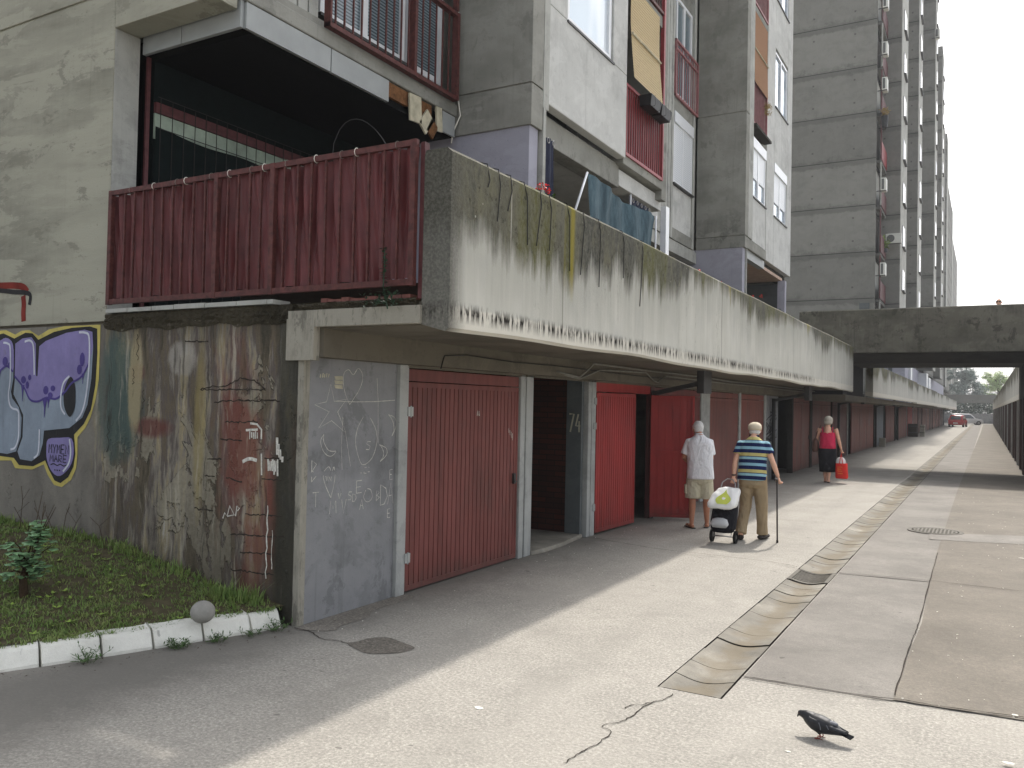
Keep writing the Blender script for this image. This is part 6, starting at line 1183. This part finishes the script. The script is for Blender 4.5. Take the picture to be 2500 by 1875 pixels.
# 2: man in the striped polo with cane and trolley
p2 = thing('person', 'man in a flat cap, striped polo and khaki trousers walking with a cane', 'person', (-2.84, 11.9, 0), rz=R(6))
J = dict(head=(.0, .14, 1.535), neck=(.0, .055, 1.44), chest=(.0, .0, 1.27), pelvis=(-.01, -.03, .88), face=(-.15, 1, -.3), shL=(-.17, .0, 1.33), elL=(-.235, -.07, 1.09), wrL=(-.245, -.14, .87), shR=(.17, .01, 1.33), elR=(.265, -.05, 1.11), wrR=(.345, -.06, .90),
         hipL=(-.09, -.03, .86), knL=(-.10, .03, .46), anL=(-.14, -.13, .10), hipR=(.095, -.03, .86), knR=(.12, .04, .46), anR=(.13, .06, .08), ftL=(-.15, 1, 0), ftR=(.35, 1, 0), hdL=(0, -.1, -.05), hdR=(.02, .02, -.16), thL=(1, .2, 0), thR=(-1, .6, 0))
figure(p2, J, .99, 'skin_pale', hands=((1.0, 1), (1.25, 1))); shirt(p2, J, 1.0, 'striped_polo', .84, .20, .145, .52); trousers(p2, J, 1.0, 'khaki', .91, 'long', [.098, .096, .084, .076, .074, .080])
g = MB(); g.rings([(0, .04, 1.41, .080, .078), (0, .06, 1.455, .066, .066), (0, .065, 1.468, .064, .064)], 20); g.local('collar', 'navy_cloth', p2, True)
g = MB(); g.ell((.003, .088, 1.508), (.079, .068, .045), 18, 10); g.local('hair', 'hair_grey', p2, True)
g = MB(); g.rings([(.0, .125, 1.535, .092, .112), (0, .125, 1.57, .096, .116), (0, .13, 1.605, .088, .104), (0, .135, 1.632, .062, .072), (0, .135, 1.644, .024, .024)], 26, 2.1); g.add([(-.085, .19, 1.548), (-.04, .225, 1.55), (.04, .225, 1.55), (.085, .19, 1.548), (-.10, .27, 1.53), (-.04, .32, 1.52), (.04, .32, 1.52), (.07, .27, 1.53), (-.085, .19, 1.54), (-.04, .225, 1.542), (.04, .225, 1.542), (.085, .19, 1.54)], [(0, 1, 5, 4), (1, 2, 6, 5), (2, 3, 7, 6), (8, 4, 5, 9), (9, 5, 6, 10), (10, 6, 7, 11)]); g.local('cap', 'cap_cloth', p2, True)
for k, a in (((-.14, -.13), (-.15, 1)), ((.13, .06), (.35, 1))):
    g = MB(); f_ = Vector((a[0], a[1], 0)).normalized(); b = Vector((k[0], k[1], .04)); g.tube([b - f_ * .085, b - f_ * .03, b + f_ * .08, b + f_ * .155, b + f_ * .185], [.036, .045, .047, .04, .02], 14, .78); o = g.local('shoe', 'shoe', p2, True)
g = MB(); g.tube([(-.244, -.132, .895), (-.245, -.137, .915)], .029, 14); g.local('wristwatch', 'dark_metal', p2)
cx2, cy2 = -2.475, 11.80
t = thing('walking_cane', 'dark mottled wooden walking cane in the capped man\'s right hand', 'cane', (cx2, cy2, 0)); g = MB(); g.tube([(cx2, cy2, .03), (cx2 - .01, cy2 + .01, .45), (cx2 - .02, cy2 + .03, .84)], .011, 10); g.build('shaft', 'cane_wood', t, smooth=True)
g = MB(); g.tube([(cx2 - .02, cy2 + .03, .84), (cx2 - .02, cy2 + .035, .86), (cx2 - .02, cy2 + .0, .872), (cx2 - .03, cy2 - .07, .868)], [.012, .014, .016, .013], 10); g.build('handle', 'cane_wood', t, smooth=True); g = MB(); g.tube([(cx2, cy2, 0), (cx2, cy2, .035)], .015, 10); g.build('rubber_tip', 'rubber', t, smooth=True)
# shopping trolley
t = thing('shopping_trolley', 'black two wheeled shopping trolley pulled by the capped man', 'shopping trolley', (-3.1, 11.38, 0)); TX, TY = -3.10, 11.38
def tp(x, y, z): return (TX + x, TY + y, z)
for sx in (-.16, .16):
    w_ = bpy.data.objects.new('wheel', None); COL.objects.link(w_); w_.parent = t; w_.location = (sx, .0, .085)
    g = MB(); n = 26
    g.add([((-.016, .016)[q // 2 % 2], math.cos(6.2832 * j / n) * r_, math.sin(6.2832 * j / n) * r_) for j in range(n) for q, r_ in ((0, .085), (2, .085), (2, .06), (0, .06))], [(j * 4 + q, ((j + 1) % n) * 4 + q, ((j + 1) % n) * 4 + (q + 1) % 4, j * 4 + (q + 1) % 4) for j in range(n) for q in range(4)]); g.local('tyre', 'rubber', w_)
    g = MB(); g.tube([(-.012, 0, 0), (.012, 0, 0)], .03, 12)
    for k in range(5): a = k * 1.2566; g.tube([(0, 0, 0), (0, math.cos(a) * .063, math.sin(a) * .063)], .006, 5)
    g.local('rim', 'dark_metal', w_)
g = MB(); g.tube([tp(-.17, 0, .085), tp(.17, 0, .085)], .008, 8); g.tube([tp(-.12, -.10, .10), tp(-.13, -.02, .22), tp(-.13, .10, .50), tp(-.09, .22, .80), tp(-.03, .26, .85), tp(.05, .26, .84), tp(.09, .22, .79), tp(.13, .10, .50), tp(.13, -.02, .22), tp(.12, -.10, .10), tp(-.12, -.10, .10)], .0085, 8); g.tube([tp(-.12, -.1, .10), tp(-.16, -.02, .085)], .007, 6); g.tube([tp(.12, -.1, .10), tp(.16, -.02, .085)], .007, 6); g.build('frame', 'steel', t, smooth=True)
g = MB(); rs = []
for z, yo, w2, d2 in ((.15, -.04, .13, .10), (.20, -.03, .16, .13), (.30, .0, .17, .14), (.42, .05, .165, .135), (.52, .09, .155, .12), (.56, .10, .12, .09)): rs.append((TX, TY + yo, z, w2, d2))
g.rings(rs, 24, 3.4); o = g.build('bag', 'black_cloth', t, smooth=True); g = MB(); g.rings([(TX - .02, TY - .13, .22, .10, .045), (TX - .02, TY - .145, .27, .125, .06), (TX - .02, TY - .13, .33, .10, .05), (TX - .02, TY - .11, .35, .04, .02)], 18, 2.6); g.build('pocket', 'silver_cloth', t, smooth=True)
t2 = thing('shopping_bag', 'white plastic carrier bag with a lime patch strapped on top of the black trolley', 'bag', (TX + .01, TY + .02, .5)); g = MB(); g.rings([(TX - .01, TY - .10, .47, .13, .08), (TX - .01, TY - .11, .49, .19, .115), (TX, TY - .07, .56, .20, .12), (TX + .03, TY + .02, .67, .175, .10), (TX + .05, TY + .08, .735, .15, .07), (TX + .05, TY + .09, .75, .10, .04)], 26, 4); o = g.build('sack', 'white_plastic', t2, smooth=True)
tx = bpy.data.textures.new('bag_creases', 'CLOUDS'); tx.noise_scale = .08; q = o.modifiers.new('sub', 'SUBSURF'); q.levels = 2; q.render_levels = 2; q = o.modifiers.new('creases', 'DISPLACE'); q.texture = tx; q.strength = .03
g = MB(); g.sheet(lambda u, v: (TX + .02 + (u - .5) * .17 * (.75 + .5 * math.sin(v * 5)) * (1 - .95 * v ** 3) + .02 * v, TY - .20 + .165 * v, .545 + .185 * v), 8, 8); g.build('lime_print', 'lime', t2)
# 3: woman in pink top
p3 = thing('person', 'woman with short ash hair in a pink strap top and black skirt walking away', 'person', (-3.47, 22.3, 0), rz=R(4))
J = dict(head=(.01, .04, 1.545), neck=(.0, .0, 1.42), chest=(.0, .0, 1.26), pelvis=(.0, -.01, .90), shL=(-.19, .0, 1.355), elL=(-.26, .03, 1.11), wrL=(-.23, .13, 1.0), shR=(.19, .0, 1.355), elR=(.265, -.03, 1.09), wrR=(.32, .0, .86), hipL=(-.085, -.01, .88), knL=(-.07, .04, .46), anL=(-.045, .03, .08), hipR=(.085, -.01, .88), knR=(.06, -.02, .46), anR=(.04, -.10, .11), thR=(-1, 1, 0))
figure(p3, J, 1.06, 'skin_pale', hands=((.6, 1), (1.1, 1)))
g = MB(); g.rings([(0, -.01, .86, .20, .155), (0, -.01, .95, .195, .15), (0, 0, 1.05, .185, .14), (0, 0, 1.15, .19, .142), (0, 0, 1.235, .185, .138), (0, .0, 1.26, .165, .128)], 26, 2.5)
for k in (-1, 1): g.tube([(k * .11, -.115, 1.25), (k * .125, -.10, 1.34), (k * .12, -.03, 1.40), (k * .115, .05, 1.37), (k * .10, .115, 1.25)], .009, 6)
g.local('strap_top', 'pink_cotton', p3, True)
g = MB(); g.rings([(0, -.01, .90, .185, .145), (0, -.01, .84, .215, .16), (0, -.01, .72, .22, .165), (0, -.01, .52, .205, .155), (0, -.01, .27, .19, .15)], 26, 2.3); o = g.local('skirt', 'black_cloth', p3, True)
g = MB(); g.ell((.01, .02, 1.575), (.112, .122, .108), 20, 12); g.ell((.01, -.02, 1.51), (.108, .092, .06), 16, 10); o = g.local('hair', 'hair_ash', p3, True); merge(o, .01, 2)
for k in ((-.045, .03), (.04, -.10)): g = MB(); g.tube([(k[0], k[1] - .07, .015), (k[0], k[1] + .14, .012)], [.034, .038], 10, .35); g.local('sandal', 'shoe', p3)
t = thing('handbag', 'brown shoulder bag at the left hip of the woman in pink', 'handbag', (-3.74, 22.3, .8)); g = MB(); g.rings([(-3.76, 22.3, .76, .06, .12), (-3.76, 22.3, .81, .08, .16), (-3.76, 22.3, 1.0, .075, .15), (-3.75, 22.3, 1.10, .03, .12)], 18, 2.8); g.build('pouch', 'brown_leather', t, smooth=True); g = MB(); g.tube([(-3.75, 22.2, 1.05), (-3.72, 22.25, 1.25), (-3.64, 22.3, 1.43), (-3.72, 22.36, 1.25), (-3.75, 22.4, 1.05)], .012, 6); g.build('strap', 'brown_leather', t)
t = thing('shopping_bag', 'red cloth shopping bag with white parcel held by the woman in pink', 'bag', (-3.14, 22.3, .1)); g = MB(); g.rings([(-3.12, 22.28, .12, .13, .08), (-3.12, 22.28, .16, .152, .09), (-3.13, 22.28, .36, .145, .08), (-3.13, 22.28, .50, .14, .06)], 20, 3.5); g.build('sack', 'red_bag', t, smooth=True)
g = MB(); g.tube([(-3.17, 22.2, .49), (-3.15, 22.24, .66), (-3.135, 22.28, .78), (-3.12, 22.24, .66), (-3.09, 22.2, .49)], .009, 6); g.build('handles', 'red_bag', t); g = MB(); g.ell((-3.15, 22.28, .53), (.12, .055, .13), 14, 10); g.build('parcel', 'white_plastic', t, smooth=True)
g = MB(); write(g, 'E', -3.20, .31, .10, .10, 0, .02, wallY(22.187), .004); stroke(g, [(-3.2, .25), (-3.09, .25)], .025, wallY(22.187), .004); g.build('print', 'orange_ink', t)
# 4: the man looking over the footbridge
p4 = thing('person', 'man with a shaved head and dark sunglasses looking over the footbridge parapet', 'person', (.33, 29.0, 3.74), rz=R(170))
J = dict(head=(0, .02, 1.44), neck=(0, 0, 1.30), chest=(0, 0, 1.14), pelvis=(0, 0, .8), shL=(-.18, 0, 1.22), elL=(-.24, .0, .98), wrL=(-.24, .06, .76), shR=(.18, 0, 1.22), elR=(.24, 0, .98), wrR=(.24, .06, .76), hipL=(-.09, 0, .78), knL=(-.1, .02, .42), anL=(-.1, 0, .08), hipR=(.09, 0, .78), knR=(.1, .02, .42), anR=(.1, 0, .08))
figure(p4, J, .96, 'skin_pale'); shirt(p4, J, .96, 'white_cotton', .74); trousers(p4, J, .95, 'navy_cloth', .84, 'long', [.095, .09, .08, .075, .07, .07])
g = MB(); g.box(-.07, -.008, .085, .105, 1.435, 1.47); g.box(.008, .07, .085, .105, 1.435, 1.47); g.box(-.008, .008, .09, .104, 1.455, 1.465); g.box(-.076, -.07, -.02, .10, 1.455, 1.463); g.box(.07, .076, -.02, .10, 1.455, 1.463); g.local('sunglasses', 'black', p4)

# ================================================================== PIGEON
pg = thing('pigeon', 'dark pigeon walking on the sunlit asphalt at the lower right', 'pigeon', (-.795, 4.98, 0), rz=R(-14)); pg.scale = (1.08, 1.08, 1.08)      # its head points to local -x
mb = MB(); mb.tube([(-.085, 0, .092), (-.07, 0, .088), (-.035, 0, .080), (.0, 0, .074), (.04, 0, .071), (.085, 0, .064), (.12, 0, .058)], [.018, .030, .046, .051, .043, .027, .014], 18, .92)
mb.tube([(-.05, 0, .090), (-.078, 0, .101), (-.098, 0, .103)], [.036, .026, .019], 12); mb.ell((-.103, 0, .102), (.020, .0165, .0175), 14, 10)
for k in (-1, 1): mb.tube([(.0, k * .016, .045), (.004, k * .018, .028)], [.016, .009], 8)
o = mb.local('body', 'feather', pg, True); merge(o, .004, 2)
g = MB(); g.tube([(-.116, 0, .096), (-.122, 0, .087), (-.124, 0, .077)], [.0055, .0045, .0012], 8); g.local('beak', 'black', pg, True)
for k in (-1, 1):
    g = MB(); g.ell((-.110, k * .0145, .105), .0024, 8, 6); g.local('eye', 'door_rust', pg, True)
    g = MB(); P = [(-.05, .038, .100, .026), (-.01, .047, .100, .036), (.04, .038, .088, .028), (.09, .026, .077, .018), (.14, .014, .066, .006)]
    vs = [];
    for (x, y, z, h_) in P: vs += [(x, k * (y - .012), z + .012), (x, k * (y + .004), z), (x, k * (y + .006), z - h_ * .5), (x, k * (y - .002), z - h_), (x, k * (y - .012), z - h_ * .6)]
    g.add(vs, [(i * 5 + j, (i + 1) * 5 + j, (i + 1) * 5 + (j + 1) % 5, i * 5 + (j + 1) % 5) for i in range(4) for j in range(5)] + [(4, 3, 2, 1, 0), (20, 21, 22, 23, 24)]); o = g.local('wing', 'feather', pg, True); q = o.modifiers.new('round', 'SUBSURF'); q.levels = 1; q.render_levels = 2
    g = MB(); stroke(g, [(.012, .098), (.02, .078), (.022, .062)], .005, lambda u, v, t_: (u, k * (.050 + t_), v), .0); stroke(g, [(.05, .094), (.062, .074)], .005, lambda u, v, t_: (u, k * (.0455 + t_), v), .0); g.local('wing_bar', 'feather_grey', pg)
    g = MB(); g.tube([(.004, k * .018, .034), (.008, k * .018, .012), (.004, k * .018, .004)], [.0045, .003, .003], 6)
    for a in (-.6, 0, .6): g.tube([(.004, k * .018, .004), (.004 - .026 * math.cos(a), k * .018 + .026 * math.sin(a), .003)], [.003, .0018], 5)
    g.tube([(.004, k * .018, .004), (.02, k * .018, .003)], .002, 5); g.local('leg', 'pigeon_leg', pg)
g = MB(); g.add([(.09, -.018, .066), (.09, .018, .066), (.165, .026, .050), (.165, -.026, .050), (.09, -.016, .058), (.09, .016, .058), (.165, .025, .045), (.165, -.025, .045)], [(0, 1, 2, 3), (7, 6, 5, 4), (0, 4, 5, 1), (1, 5, 6, 2), (2, 6, 7, 3), (3, 7, 4, 0)]); g.local('tail', 'feather_dark', pg)
g = MB(); g.ell((.055, 0, .094), (.04, .018, .012), 12, 8); g.local('rump_glare', 'feather_grey', pg, True)  # light grey lump paints sun glare on the back

# ================================================================== THE AIR
hz = MB(); hz.box(-410, 410, -310, 910, -1.0, 60)
hm = bpy.data.materials.new('haze'); hm.use_nodes = True; ht = hm.node_tree; ht.nodes.clear(); pv = ht.nodes.new('ShaderNodeVolumePrincipled'); pv.inputs['Color'].default_value = (.92, .95, 1, 1); pv.inputs['Density'].default_value = .0007; pv.inputs['Anisotropy'].default_value = .3
ho = ht.nodes.new('ShaderNodeOutputMaterial'); ht.links.new(pv.outputs[0], ho.inputs['Volume']); MATS['haze'] = hm
o = hz.build('haze', 'haze'); tag(o, 'thin bright summer haze that pales the distant blocks and trees', 'haze'); o['kind'] = 'stuff'
